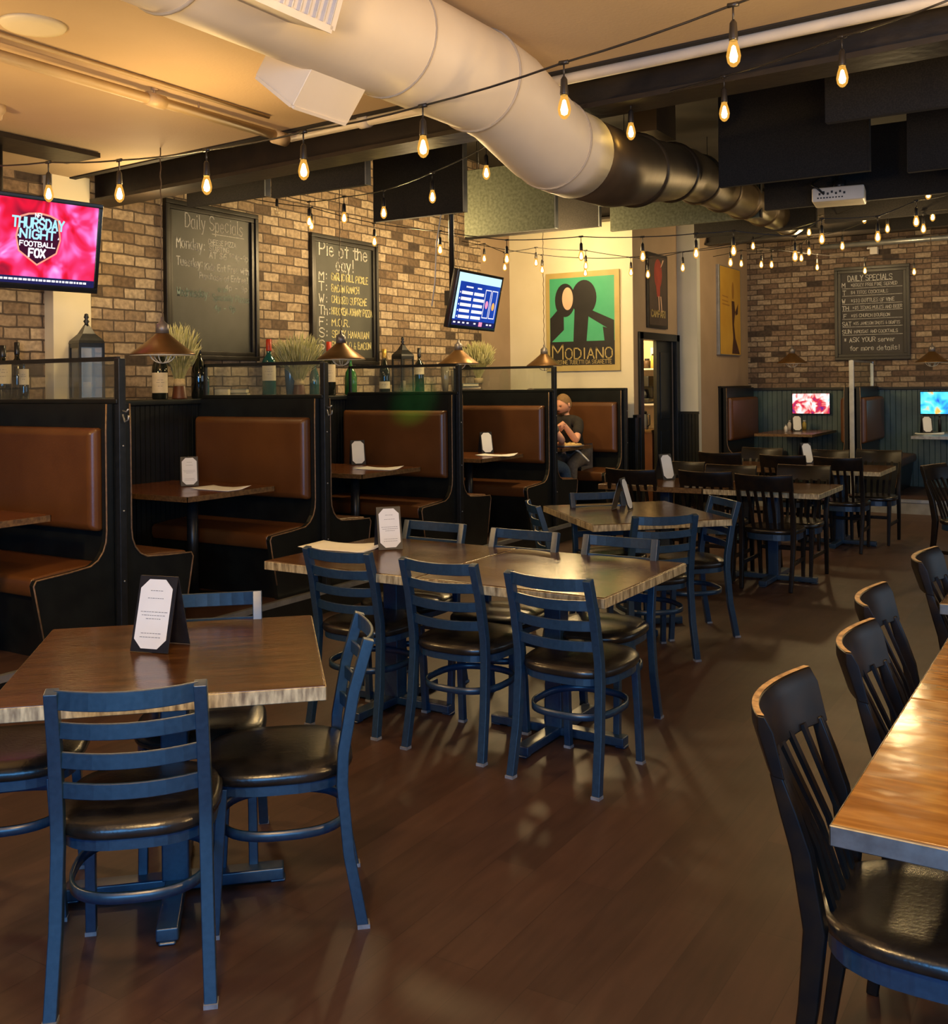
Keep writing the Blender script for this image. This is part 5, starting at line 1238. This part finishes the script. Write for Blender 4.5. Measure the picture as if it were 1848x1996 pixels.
BL = [('dark wine bottle with pale label cut by the left edge', 6, 674, -6.28, G_DARK, C_BLK, (.33, .72), .055, 'bord'),
      ('dark wine bottle second from the left edge', 34, 668, -6.38, G_DARK, C_BLK, None, .045, 'bord'),
      ('small bottle with white label left of the lantern at left', 47, 708, -6.20, G_DARK, None, (.45, .85), .032, 'burg'),
      ('large bottle with low wide pale label under the biggest pendant lamp', 312, 655, -6.20, G_DARK, C_BLK, (.10, .42), .060, 'burg'),
      ('tall dark bottle without label right of the dried wheat in the brown vase', 388, 668, -6.25, G_DARK, C_BLK, None, .060, 'burg'),
      ('small dark bottle with cork stopper before the first chalkboard', 402, 715, -6.3, G_TEAL, C_CORK, None, .026, 'bord'),
      ('red capped wine bottle with pale label between the two chalkboards', 525, 662, -6.22, G_TEAL, C_RED, (.28, .60), .060, 'bord'),
      ('dark teal bottle right of the wheat between the chalkboards', 613, 695, -6.25, G_TEAL, None, None, .046, 'burg'),
      ('red capped wine bottle with pale label below the pie chalkboard', 642, 667, -6.20, G_DARK, C_RED, (.25, .58), .062, 'bord'),
      ('rounded green bottle under the pie chalkboard', 684, 700, -6.25, G_GREEN, None, None, .060, 'jug'),
      ('champagne bottle with gold foil and oval label left of the small lantern', 750, 681, -6.22, G_DARK, C_GOLD, (.12, .28), .056, 'burg'),
      ('dark wine bottle with yellow label right of the small lantern', 818, 679, -6.25, G_DARK, C_BLK, (.42, .60), .052, 'bord')]
for b in BL: bottle(*b)
bottle('blue glass vase behind the wheat between the chalkboards', 566, 700, -6.36, G_BLUE, None, None, .055, 'vase')
bottle('clear glass vase left of the third post under the hanging television', 868, 712, -6.3, G_CLEAR, None, None, .05, 'vase')
bottle('narrow clear glass right of the small lantern, beside the third post', 886, 722, -6.2, G_CLEAR, None, None, .04, 'vase')
# lanterns
def lantern(label, px, ytop, dep_x, w, violet=False):
    p0 = at(px, 770, x=dep_x); top = at(px, ytop, y=p0.y).z; H = top-ZS
    ang = PHI+.75
    t = thing('lantern', label, 'lantern', (p0.x, p0.y, ZS), ang, 'black candle lanterns on the ledge')
    b = H*.66; h = w/2
    MB().box((0, 0, .012), (w*1.08, w*1.08, .024)).build('base', M_BLACKMETAL, t, bevel=.003)
    f = MB()
    for sx in (-1, 1):
        for sy in (-1, 1): f.bx((sx*h-.008, sy*h-.008, .02), (sx*h+.008, sy*h+.008, b))
    f.bx((-h, -h-.006, b-.03), (h, -h+.006, b)).bx((-h, h-.006, b-.03), (h, h+.006, b)).bx((-h-.006, -h, b-.03), (-h+.006, h, b)).bx((h-.006, -h, b-.03), (h+.006, h, b))
    f.build('frame', M_BLACKMETAL, t)
    g = MB().bx((-h, -h-.001, .024), (h, -h+.001, b)).bx((-h, h-.001, .024), (h, h+.001, b)).bx((-h-.001, -h, .024), (-h+.001, h, b)).bx((h-.001, -h, .024), (h+.001, h, b))
    g.build('glass_pane', pane_mat('lantern_glass', (.8, .78, .74), .07, .05, ((.4, .36, .3), .06)), t)
    r = MB(); k = math.sqrt(2)
    for (r0, z0, r1, z1) in ((h*1.12, b, h*1.05, b+.02), (h*1.05, b+.02, h*.55, b+H*.11), (h*.55, b+H*.11, h*.18, b+H*.21)):
        r.add([V(x*r0, y*r0, z0) for x, y in ((-1, -1), (1, -1), (1, 1), (-1, 1))]+[V(x*r1, y*r1, z1) for x, y in ((-1, -1), (1, -1), (1, 1), (-1, 1))], [(0, 1, 5, 4), (1, 2, 6, 5), (2, 3, 7, 6), (3, 0, 4, 7), (4, 5, 6, 7), (3, 2, 1, 0)])
    r.build('roof', M_BLACKMETAL, t)
    MB().lathe([(.02, b+H*.20), (.012, b+H*.23), (.022, b+H*.255), (.010, b+H*.28), (.018, b+H*.30), (.012, H), (0, H+.004)], n=14).build('finial', M_BLACKMETAL, t)
    MB().lathe([(0, .024), (.028, .024), (.028, .13), (.02, .135), (0, .13)], n=16).build('candle', M_CER, t)
    return t
lantern('tall black lantern with glass sides in front of the cream pilaster', 170, 612, -6.26, .17)
lantern('smaller black lantern between champagne bottle and dark bottle', 786, 657, -6.28, .15)
# dried grass
M_GRASS = mat('dried_grass', (.42, .41, .15), .7, noise=(25, (.62, .58, .30)))
M_VASE = mat('brown_vase', (.075, .022, .010), .4, noise=(9, (.11, .035, .015))); M_BURLAP = mat('burlap_band', (.50, .38, .20), .8, noise=(60, (.40, .3, .15)))
def grass(label, px, ytop, dep_x, spread, base, lean=0.0, seed=1):
    rnd = random.Random(seed)
    p0 = at(px, 770, x=dep_x); top = at(px, ytop, y=p0.y).z
    t = thing('dried_wheat', label, 'dried plant', (p0.x, p0.y, ZS+base), 0, 'bunches of dried wheat on the ledge')
    H = top-ZS-base
    if base == 0:
        MB().lathe([(0, 0), (.060, 0), (.058, .01), (.046, .10), (.038, .12), (.036, .12), (.04, .02), (0, .015)], n=20).build('vase', M_VASE, t)
        MB().lathe([(.047, .10), (.043, .12), (.038, .155), (.028, .16)], n=18).build('vase_band', M_BURLAP, t)
    else:
        MB().lathe([(0, 0), (.05, 0), (.055, .05), (.05, .06), (0, .06)], n=16).build('vase', M_BURLAP, t)
    st = MB()
    for i in range(330):
        a = rnd.uniform(0, 2*math.pi); q = math.sqrt(rnd.random()); hh = H*rnd.uniform(.62, 1.0)*(1-.18*q)
        e = V(math.cos(a)*spread*q+lean, math.sin(a)*spread*q, hh); s0 = V(math.cos(a)*.02*q, math.sin(a)*.02*q, .10 if base == 0 else .04)
        m1 = s0.lerp(e, .55)+V(-math.cos(a), -math.sin(a), 0)*spread*q*.16
        st.tube([s0, m1, s0.lerp(e, .82)], [.0016, .0014, .0012], n=3, cap=False)
        d = (e-m1).normalized()
        st.tube([s0.lerp(e, .72), s0.lerp(e, .82), e-d*.01, e+d*.02+V(rnd.uniform(-.012, .012), rnd.uniform(-.012, .012), 0)], [.001, .0065, .0055, .0004], n=4)
        if i % 3 == 0:
            st.tube([e-d*.03, e+V(rnd.uniform(-.02, .02), rnd.uniform(-.02, .02), .035)], [.0008, .0003], n=3)
    o = st.build('stalks', M_GRASS, t, fixn=False)
    return t
grass('bunch of dried wheat in a brown vase before the first chalkboard', 350, 624, -6.18, .165, 0, seed=3)
grass('wide bunch of dried wheat between the two chalkboards', 583, 642, -6.27, .24, 0, seed=5)
grass('bunch of green wheat standing on books at the brick wall end', 933, 660, -6.3, .20, .10, seed=8)
def book(label, px, dep_x, w, d_, h, z, m, rz=0):
    p0 = at(px, 770, x=dep_x); t = thing('book', label, 'book', (p0.x, p0.y, z), PHI+rz, 'old books on the ledge')
    MB().box((0, 0, .002), (w, d_, .004)).box((0, 0, h-.002), (w, d_, .004)).box((-w/2+.002, 0, h/2), (.004, d_, h)).build('cover', m, t)
    MB().box((.003, 0, h/2), (w-.012, d_-.012, h-.009)).build('pages', P_LAB, t)
bk1 = mat('book_brown', (.07, .035, .015), .6, noise=(9, (.05, .03, .01))); bk2 = mat('book_tan', (.45, .32, .12), .6, noise=(9, (.36, .26, .1))); bk3 = mat('book_teal', (.10, .16, .15), .6, noise=(9, (.14, .2, .18)))
bk4 = mat('book_rust', (.22, .08, .04), .6, noise=(9, (.17, .06, .03)))
book('thick brown book at left under the first chalkboard', 433, -6.3, .12, .10, .075, ZS, bk1)
book('tan book lying right of the brown book', 466, -6.3, .17, .12, .034, ZS, bk2)
book('patterned pale book lying on top of the tan book', 464, -6.3, .165, .12, .034, ZS+.035, bk3)
for i, (m, lab, w) in enumerate([(bk1, 'dark brown book at the bottom under the green wheat', .24), (bk4, 'rust book in the middle under the green wheat', .22), (bk3, 'teal book on top under the green wheat', .19)]):
    book(lab, 921-i*3, -6.27, w, .17, .032, ZS+i*.033, m, .1*i)

# ------------------------------------------------------------------ kitchen behind the door
M_CNT = mat('counter_brown_wood', (.13, .045, .018), .45, noise=(6, (.10, .035, .014)))
t = thing('counter', 'brown kitchen counter seen through the open door', 'counter', (-5.45, 12.55, 0))
MB().bx((-.5, -.26, .0), (.46, .27, .98)).build('cabinet', M_CNT, t); MB().bx((-.5, -.28, .98), (.46, .29, 1.01)).build('worktop', M_EDGED, t)
MB().bx((.05, -.27, .1), (.06, -.262, .95)).build('door_gap', M_DARKWOOD, t)
t = thing('coffee_pot', 'black coffee pot standing on the kitchen counter', 'coffee pot', (-5.17, 12.45, 1.011))
MB().lathe([(0, 0), (.06, 0), (.065, .02), (.06, .12), (.045, .19), (.04, .20)], n=20).build('body', M_STEEL, t)
MB().lathe([(.045, .20), (.042, .235), (.015, .24), (0, .25)], n=16).build('lid', C_BLK, t)
MB().tube([V(.045, -.02, .2), V(.10, -.04, .19), (V(.10, -.04, .06)), V(.06, -.02, .04)], .008, n=8).build('handle', C_BLK, t)
t = thing('coffee_machine', 'dark coffee machine on the shelf behind the kitchen door', 'machine', (-5.26, 12.68, 1.36))
MB().bx((-.14, -.12, 0), (.12, .14, .05)).bx((-.14, .02, .05), (.12, .14, .22)).bx((-.14, -.12, .2), (.12, .14, .34)).build('body', C_BLK, t, bevel=.01)
MB().lathe([(0, .055), (.05, .055), (.06, .1), (.035, .17)], (0, -.05, 0), n=16).build('jug', M_STEEL, t)
for z, nm in ((1.34, 'lower'), (1.80, 'upper')):
    tag(MB().bx((-5.95, 12.50, z-.02), (-4.98, 12.84, z)).build('wall_shelf', M_WHITE), f'{nm} white wall shelf in the lit kitchen', 'shelf')
for i, (x, h_, m, lab) in enumerate([(-5.32, .14, M_CER, 'white jar'), (-5.20, .10, bk1, 'brown jar'), (-5.10, .16, M_YEL, 'yellow jar')]):
    t = thing('storage_jar', f'{lab} on the upper kitchen shelf behind the door', 'jar', (x, 12.66, 1.801), 0, 'jars on the kitchen shelf')
    MB().lathe([(0, 0), (.045, 0), (.045, h_), (.03, h_+.01)], n=14).build('body', m, t); MB().lathe([(.034, h_+.008), (.034, h_+.03), (0, h_+.03)], n=14).build('lid', C_BLK, t)
tag(MB().bx((-5.22, 12.83, 1.92), (-5.10, 12.85, 2.08)).build('notice', M_PAPER), 'white paper notice pinned high on the kitchen wall', 'notice')
# ------------------------------------------------------------------ people and food in the last booth
M_SKIN = mat('skin', (.78, .38, .23), .5, noise=(9, (.84, .44, .28)))
M_HAIR = mat('sandy_hair', (.22, .12, .045), .7, noise=(60, (.30, .18, .07)), bump=(120, .4))
M_HAIRD = mat('brown_hair', (.05, .028, .014), .7, noise=(60, (.07, .04, .02)), bump=(120, .4))
M_SHIRT = mat('black_shirt', (.016, .013, .011), .85, noise=(30, (.028, .022, .016)))
M_JEANS = mat('blue_jeans', (.03, .06, .11), .85, noise=(60, (.05, .09, .15)))
M_GREYC = mat('grey_trousers', (.10, .085, .07), .85, noise=(40, (.14, .12, .10)))
def skin(name, verts, edges, radii, m, parent, sub=2, extra=None):
    me = bpy.data.meshes.new(name); me.from_pydata([tuple(v) for v in verts], edges, [])
    o = bpy.data.objects.new(name, me); COL.objects.link(o)
    sk = o.modifiers.new('skin', 'SKIN'); sk.use_smooth_shade = True
    d = me.skin_vertices[0].data if me.skin_vertices else None
    if d is None:
        bpy.context.view_layer.objects.active = o
        me.skin_vertices  # layer is created with the modifier
    for i, r in enumerate(radii):
        me.skin_vertices[0].data[i].radius = (r, r) if not isinstance(r, tuple) else r
    me.skin_vertices[0].data[0].use_root = True
    sb = o.modifiers.new('sub', 'SUBSURF'); sb.levels = sub; sb.render_levels = sub
    dg = bpy.context.evaluated_depsgraph_get(); dg.update()
    em = bpy.data.meshes.new_from_object(o.evaluated_get(dg)); em.name = name
    for mm in list(o.modifiers): o.modifiers.remove(mm)
    o.data = em; em.materials.clear(); em.materials.append(m)
    if extra:
        bm = bmesh.new(); bm.from_mesh(em)
        tmp = bpy.data.meshes.new('t'); tmp.from_pydata([tuple(p) for p in extra.v], [], extra.f); bm.from_mesh(tmp); bm.to_mesh(em); bm.free()
    for p in em.polygons: p.use_smooth = True
    o.parent = parent
    return o
def new_skin_layer(o): pass
def hand(mb, wrist, d, side, palm_n, curl=.5, s=1.0):
    """palm and five separate fingers; d towards the fingertips, side towards the thumb, palm_n out of the palm"""
    d, side, n = d.normalized(), side.normalized(), palm_n.normalized()
    pl = .085*s
    mb.tube([wrist-d*.02, wrist, wrist+d*pl*.5, wrist+d*pl*.95], 1, sec=[(.046*s, .036*s), (.055*s, .032*s), (.078*s, .030*s), (.076*s, .024*s)], upv=n, smooth=True)
    for i, (off, l) in enumerate(((.028, .072), (.010, .080), (-.010, .074), (-.028, .058))):
        b = wrist+d*pl*.92+side*off*s; a = curl*(.9+.12*i); P = [b]; cur = b; ang = a*.4
        for k in (.46, .32, .22):
            dirv = d*math.cos(ang)+n*math.sin(ang)+side*off*2.0; cur = cur+dirv.normalized()*l*k*s; P.append(cur); ang += a
        mb.tube(P, [.0095*s, .009*s, .008*s, .0062*s], n=8)
    b = wrist+d*pl*.25+side*.034*s
    mb.tube([b-side*.01*s, b+(d*.6+side*.8+n*.2)*.026*s, b+(d*.9+side*.9+n*.5)*.042*s, b+(d*1.3+side*.9+n*.8)*.052*s], [.013*s, .012*s, .0105*s, .008*s], n=8)

def head_mesh(c, face, tilt, s=1.0):
    """continuous head: skull, jaw, nose, brow, ears; c centre, face direction"""
    f = face.normalized(); f = (f*math.cos(tilt)+V(0, 0, -1)*math.sin(tilt)).normalized(); r = f.cross(V(0, 0, 1)).normalized(); u = r.cross(f)
    mx = Matrix((r, f, u)).transposed().to_4x4(); mx.translation = c
    mb = MB(); n, k = 28, 22; vs = []; fs = []
    for i in range(k+1):
        p = -math.pi/2+math.pi*i/k; z = math.sin(p)
        for j in range(n):
            q = 2*math.pi*j/n; x = .078*math.cos(p)*math.cos(q); y = .098*math.cos(p)*math.sin(q); zz = .118*z
            if z < 0:
                kz = -z; x *= 1-.30*kz**1.5; 
                if y > 0: y *= 1-.10*kz
                else: y *= 1-.35*kz
            if y > 0:
                g = lambda xc, zc, w, h_: math.exp(-((x-xc)/w)**2-((zz-zc)/h_)**2)
                y += .026*g(0, -.018, .011, .020)+.008*g(0, .006, .009, .02)-.010*g(.028, .012, .014, .010)-.010*g(-.028, .012, .014, .010)+.006*g(0, .032, .05, .010)+.006*g(0, -.052, .022, .006)+.006*g(0, -.064, .022, .007)+.010*g(0, -.096, .022, .016)
            vs.append(V(x, y, zz))
    for i in range(k):
        for j in range(n): fs.append((i*n+j, i*n+(j+1) % n, (i+1)*n+(j+1) % n, (i+1)*n+j))
    mb.add(vs, fs, True, mx)
    for sx in (-1, 1): mb.ball((sx*.079, -.004, -.002), (.008, .018, .028), 8, 6, mx)
    return mb, mx
def seated(label, loc_pelvis, facing, head_c, face, tilt, shirt_m, leg_m, hair_m, beard, arms, knees, feet, with_hand=True):
    t = thing('person', label, 'person', (loc_pelvis.x, loc_pelvis.y, loc_pelvis.z))
    o = loc_pelvis; f = facing.normalized(); r = f.cross(V(0, 0, 1))
    L = lambda p: p-o
    neck = head_c-V(0, 0, .12)-face.normalized()*.02; chest = o.lerp(neck, .62)-f*.02
    shl = [neck-V(0, 0, .075)+r*(.18*s) for s in (1, -1)]
    # body
    vs = [L(o), L(o.lerp(chest, .5)), L(chest), L(neck-V(0, 0, .05)), L(neck), L(head_c-V(0, 0, .05))]
    ed = [(0, 1), (1, 2), (2, 3), (3, 4), (4, 5)]; rad = [.12, .115, .125, .07, .052, .055]
    for s in (0, 1):
        e, w_ = arms[s]; b = len(vs); vs += [L(shl[s]), L(e), L(e.lerp(w_, .5)), L(w_)]; ed += [(3, b), (b, b+1), (b+1, b+2), (b+2, b+3)]; rad += [.052, .040, .038, .027]
        b = len(vs); hip = o+r*(.09*(1 if s == 0 else -1)); vs += [L(hip), L(knees[s]), L(feet[s]), L(feet[s]+f*.14-V(0, 0, .03))]; ed += [(0, b), (b, b+1), (b+1, b+2), (b+2, b+3)]; rad += [.085, .058, .038, .03]
    hm, mx = head_mesh(L(head_c), face, tilt)
    for s in (0, 1):
        e, w_ = arms[s]; d = (w_-e).normalized(); hd = HANDS[s] if HANDS else None
        if hd: hand(hm, L(w_), hd[0], hd[1], hd[2], hd[3])
        else: hand(hm, L(w_), d, r*(-1 if s == 0 else 1), V(0, 0, -1), .4)
    body = skin('body', vs, ed, rad, M_SKIN, t, 2, hm)
    # shirt: torso and sleeves slightly larger
    vs = [L(o), L(o.lerp(chest, .5)), L(chest), L(neck-V(0, 0, .055))]; ed = [(0, 1), (1, 2), (2, 3)]; rad = [.145, .135, .150, .082]
    for s in (0, 1):
        e = arms[s][0]; b = len(vs); vs += [L(shl[s]), L(shl[s].lerp(e, .75))]; ed += [(3, b), (b, b+1)]; rad += [.072, .062]
    skin('shirt', vs, ed, rad, shirt_m, t)
    vs = [L(o)]; ed = []; rad = [.15]
    for s in (0, 1):
        b = len(vs); hip = o+r*(.09*(1 if s == 0 else -1)); vs += [L(hip), L(knees[s]), L(feet[s]+V(0, 0, .03))]; ed += [(0, b), (b, b+1), (b+1, b+2)]; rad += [.10, .075, .055]
    skin('trousers', vs, ed, rad, leg_m, t)
    for s in (0, 1):
        MB().tube([L(feet[s]-f*.05+V(0, 0, -.03)), L(feet[s]+f*.06+V(0, 0, -.035)), L(feet[s]+f*.19+V(0, 0, -.045))], 1, sec=[(.08, .09), (.09, .08), (.08, .05)], upv=(0, 0, 1), smooth=True).build('shoe', C_BLK, t)
    # hair cap
    hb = MB(); n, k = 24, 10; v2 = []; f2 = []
    for i in range(k+1):
        p = math.pi/2*i/k
        for j in range(n):
            q = 2*math.pi*j/n; front = max(0, math.sin(q))
            lo = -.35 + 1.15*front**.7; pp = lo+(math.pi/2-lo)*i/k
            v2.append(V(.083*math.cos(pp)*math.cos(q), (.104*math.cos(pp))*math.sin(q)-.004, .126*math.sin(pp)+.004))
    for i in range(k):
        for j in range(n): f2.append((i*n+j, i*n+(j+1) % n, (i+1)*n+(j+1) % n, (i+1)*n+j))
    hb.add(v2, f2, True, mx); hb.build('hair', hair_m, t)
    if beard:
        bb = MB(); v3 = []; f3 = []; n = 16
        for i in range(5):
            zz = -.105+i*.0125
            for j in range(n+1):
                q = math.radians(15+150*j/n); kz = min(1, -zz/.118); ww = math.sqrt(max(.02, 1-kz*kz))
                v3.append(V(.086*(1-.30*kz**1.5)*math.cos(q)*max(ww, .55), .113*math.sin(q)*max(ww, .5)*(1-.1*kz)+.012*(1 if 60 < math.degrees(q) < 120 else 0), zz-.004))
        for i in range(4):
            for j in range(n): f3.append((i*(n+1)+j, i*(n+1)+j+1, (i+1)*(n+1)+j+1, (i+1)*(n+1)+j))
        bb.add(v3, f3, True, mx); bb.build('beard', hair_m, t)
    ey = MB()
    for sx in (-1, 1): ey.ball((sx*.028, .083, .010), (.011, .006, .0045), 8, 5, mx)
    ey.build('eyes', mat('eye_dark', (.05, .03, .02), .3, noise=(9, (.06, .04, .03))), t)
    ey = MB()
    for sx in (-1, 1): ey.tube([(V(sx*.014, .093, .024)), V(sx*.030, .091, .029), V(sx*.044, .080, .024)], .0035, n=6)
    ey.v = [mx @ p for p in ey.v]; ey.build('eyebrows', hair_m, t)
    ey = MB().tube([V(-.020, .094, -.056), V(0, .100, -.058), V(.020, .094, -.056)], .0032, n=6); ey.v = [mx @ p for p in ey.v]
    ey.build('mouth', mat('lips', (.38, .10, .07), .5, noise=(9, (.42, .12, .09))), t)
    return t
seat_z = PZ+.47
hd = at(1099, 789, y=10.50)
pel = V(hd.x+.04, 10.70, seat_z+.13)
fac = V(0, -1, 0)
elb = at(1123, 848, y=10.30); elb.z = PZ+.80
wr_ = at(1098, 826, y=10.13)
HANDS = [None, None]
r_ = fac.cross(V(0, 0, 1))   # person's right
# index 0 = person's right side (picture left), 1 = left side (picture right)
arms = [(V(hd.x-.30, 10.36, 1.0), V(hd.x-.12, 10.12, PZ+.80)), (elb, wr_)]
HANDS = [None, (V(-.55, -.35, -.75), V(-.2, -.9, .1), V(-.7, .2, -.5), .5)]
MAN = seated('bearded man with sandy hair in a black shirt leaning over food in the last booth', pel, fac, hd, V(-.28, -1, 0), .38, M_SHIRT, M_GREYC, M_HAIR, True, arms,
       [V(pel.x-.14, 10.28, .70), V(pel.x+.16, 10.28, .71)], [V(pel.x-.14, 10.22, .25), V(pel.x+.18, 10.24, .25)])
h2 = at(1036, 781, y=9.62)
pel2 = V(h2.x+.03, 9.55, seat_z+.13)
HANDS = None
f2_ = V(0, 1, 0)
seated('person in blue jeans with back to us, crown above the partition beside the post', pel2, f2_, V(h2.x, 9.60, 1.44), f2_, .2, M_GREYC, M_JEANS, M_HAIRD, False,
       [(V(pel2.x+.30, 9.68, 1.02), V(pel2.x+.16, 9.93, PZ+.80)), (V(pel2.x-.30, 9.68, 1.02), V(pel2.x-.12, 9.93, PZ+.80))],
       [V(pel2.x+.17, 9.98, .70), V(pel2.x-.12, 9.98, .70)], [V(pel2.x+.20, 10.02, .25), V(pel2.x-.12, 9.92, .25)])
pp_ = [at(a, b, y=10.16) for a, b in ((1095, 879), (1104, 875), (1118, 874), (1130, 881), (1139, 890), (1148, 899))]
MB().tube([p-MAN.location for p in pp_], .010, n=8).build('side_stripe', M_CER, MAN)
# food
TB = PZ+.7535
p = at(1148, 856, z=TB+.03)
t = thing('food_tray', 'round tray with pizza in front of the seated man', 'tray', (-5.12, p.y if 9.8 < p.y < 10.5 else 10.15, TB))
MB().lathe([(0, 0), (.17, 0), (.19, .012), (.185, .014), (.165, .006), (0, .006)], n=32).build('tray', M_STEEL, t)
tag_loc = t.location.copy()
rnd = random.Random(4)
t = thing('pizza', 'pale cheese pizza with bumpy crust on the round tray', 'pizza', tag_loc+V(0, 0, .0065))
MB().lathe([(0, 0), (.16, 0), (.165, .01), (.155, .022), (.14, .014), (0, .012)], n=30).build('crust', mat('pizza_crust', (.50, .30, .10), .7, noise=(40, (.60, .42, .18))), t)
mb = MB()
for i in range(34):
    a = rnd.uniform(0, 6.28); q = .14*math.sqrt(rnd.random()); s_ = rnd.uniform(.014, .028)
    mb.ball((q*math.cos(a), q*math.sin(a), .016), (s_, s_, s_*.8), 8, 5)
mb.build('topping', mat('pizza_cheese', (.70, .52, .22), .5, noise=(60, (.60, .38, .12))), t)
t = thing('plate', 'white plate with a slice at the table corner nearest the aisle', 'plate', (-5.35, 9.98, TB))
MB().lathe([(0, 0), (.07, 0), (.12, .014), (.118, .018), (.07, .006), (0, .006)], n=30).build('dish', M_CER, t)
o = MB().prism([(0, 0), (.14, -.045), (.14, .045)], (0, 0, 0), (1, 0, 0), (0, 1, 0), (0, 0, .012)).build('pizza_slice', mat('pizza_cheese', (.7, .5, .2)), bevel=.004)
o.location = (-5.40, 9.98, TB+.007); tag(o, 'small slice of pizza lying on the white plate', 'pizza')
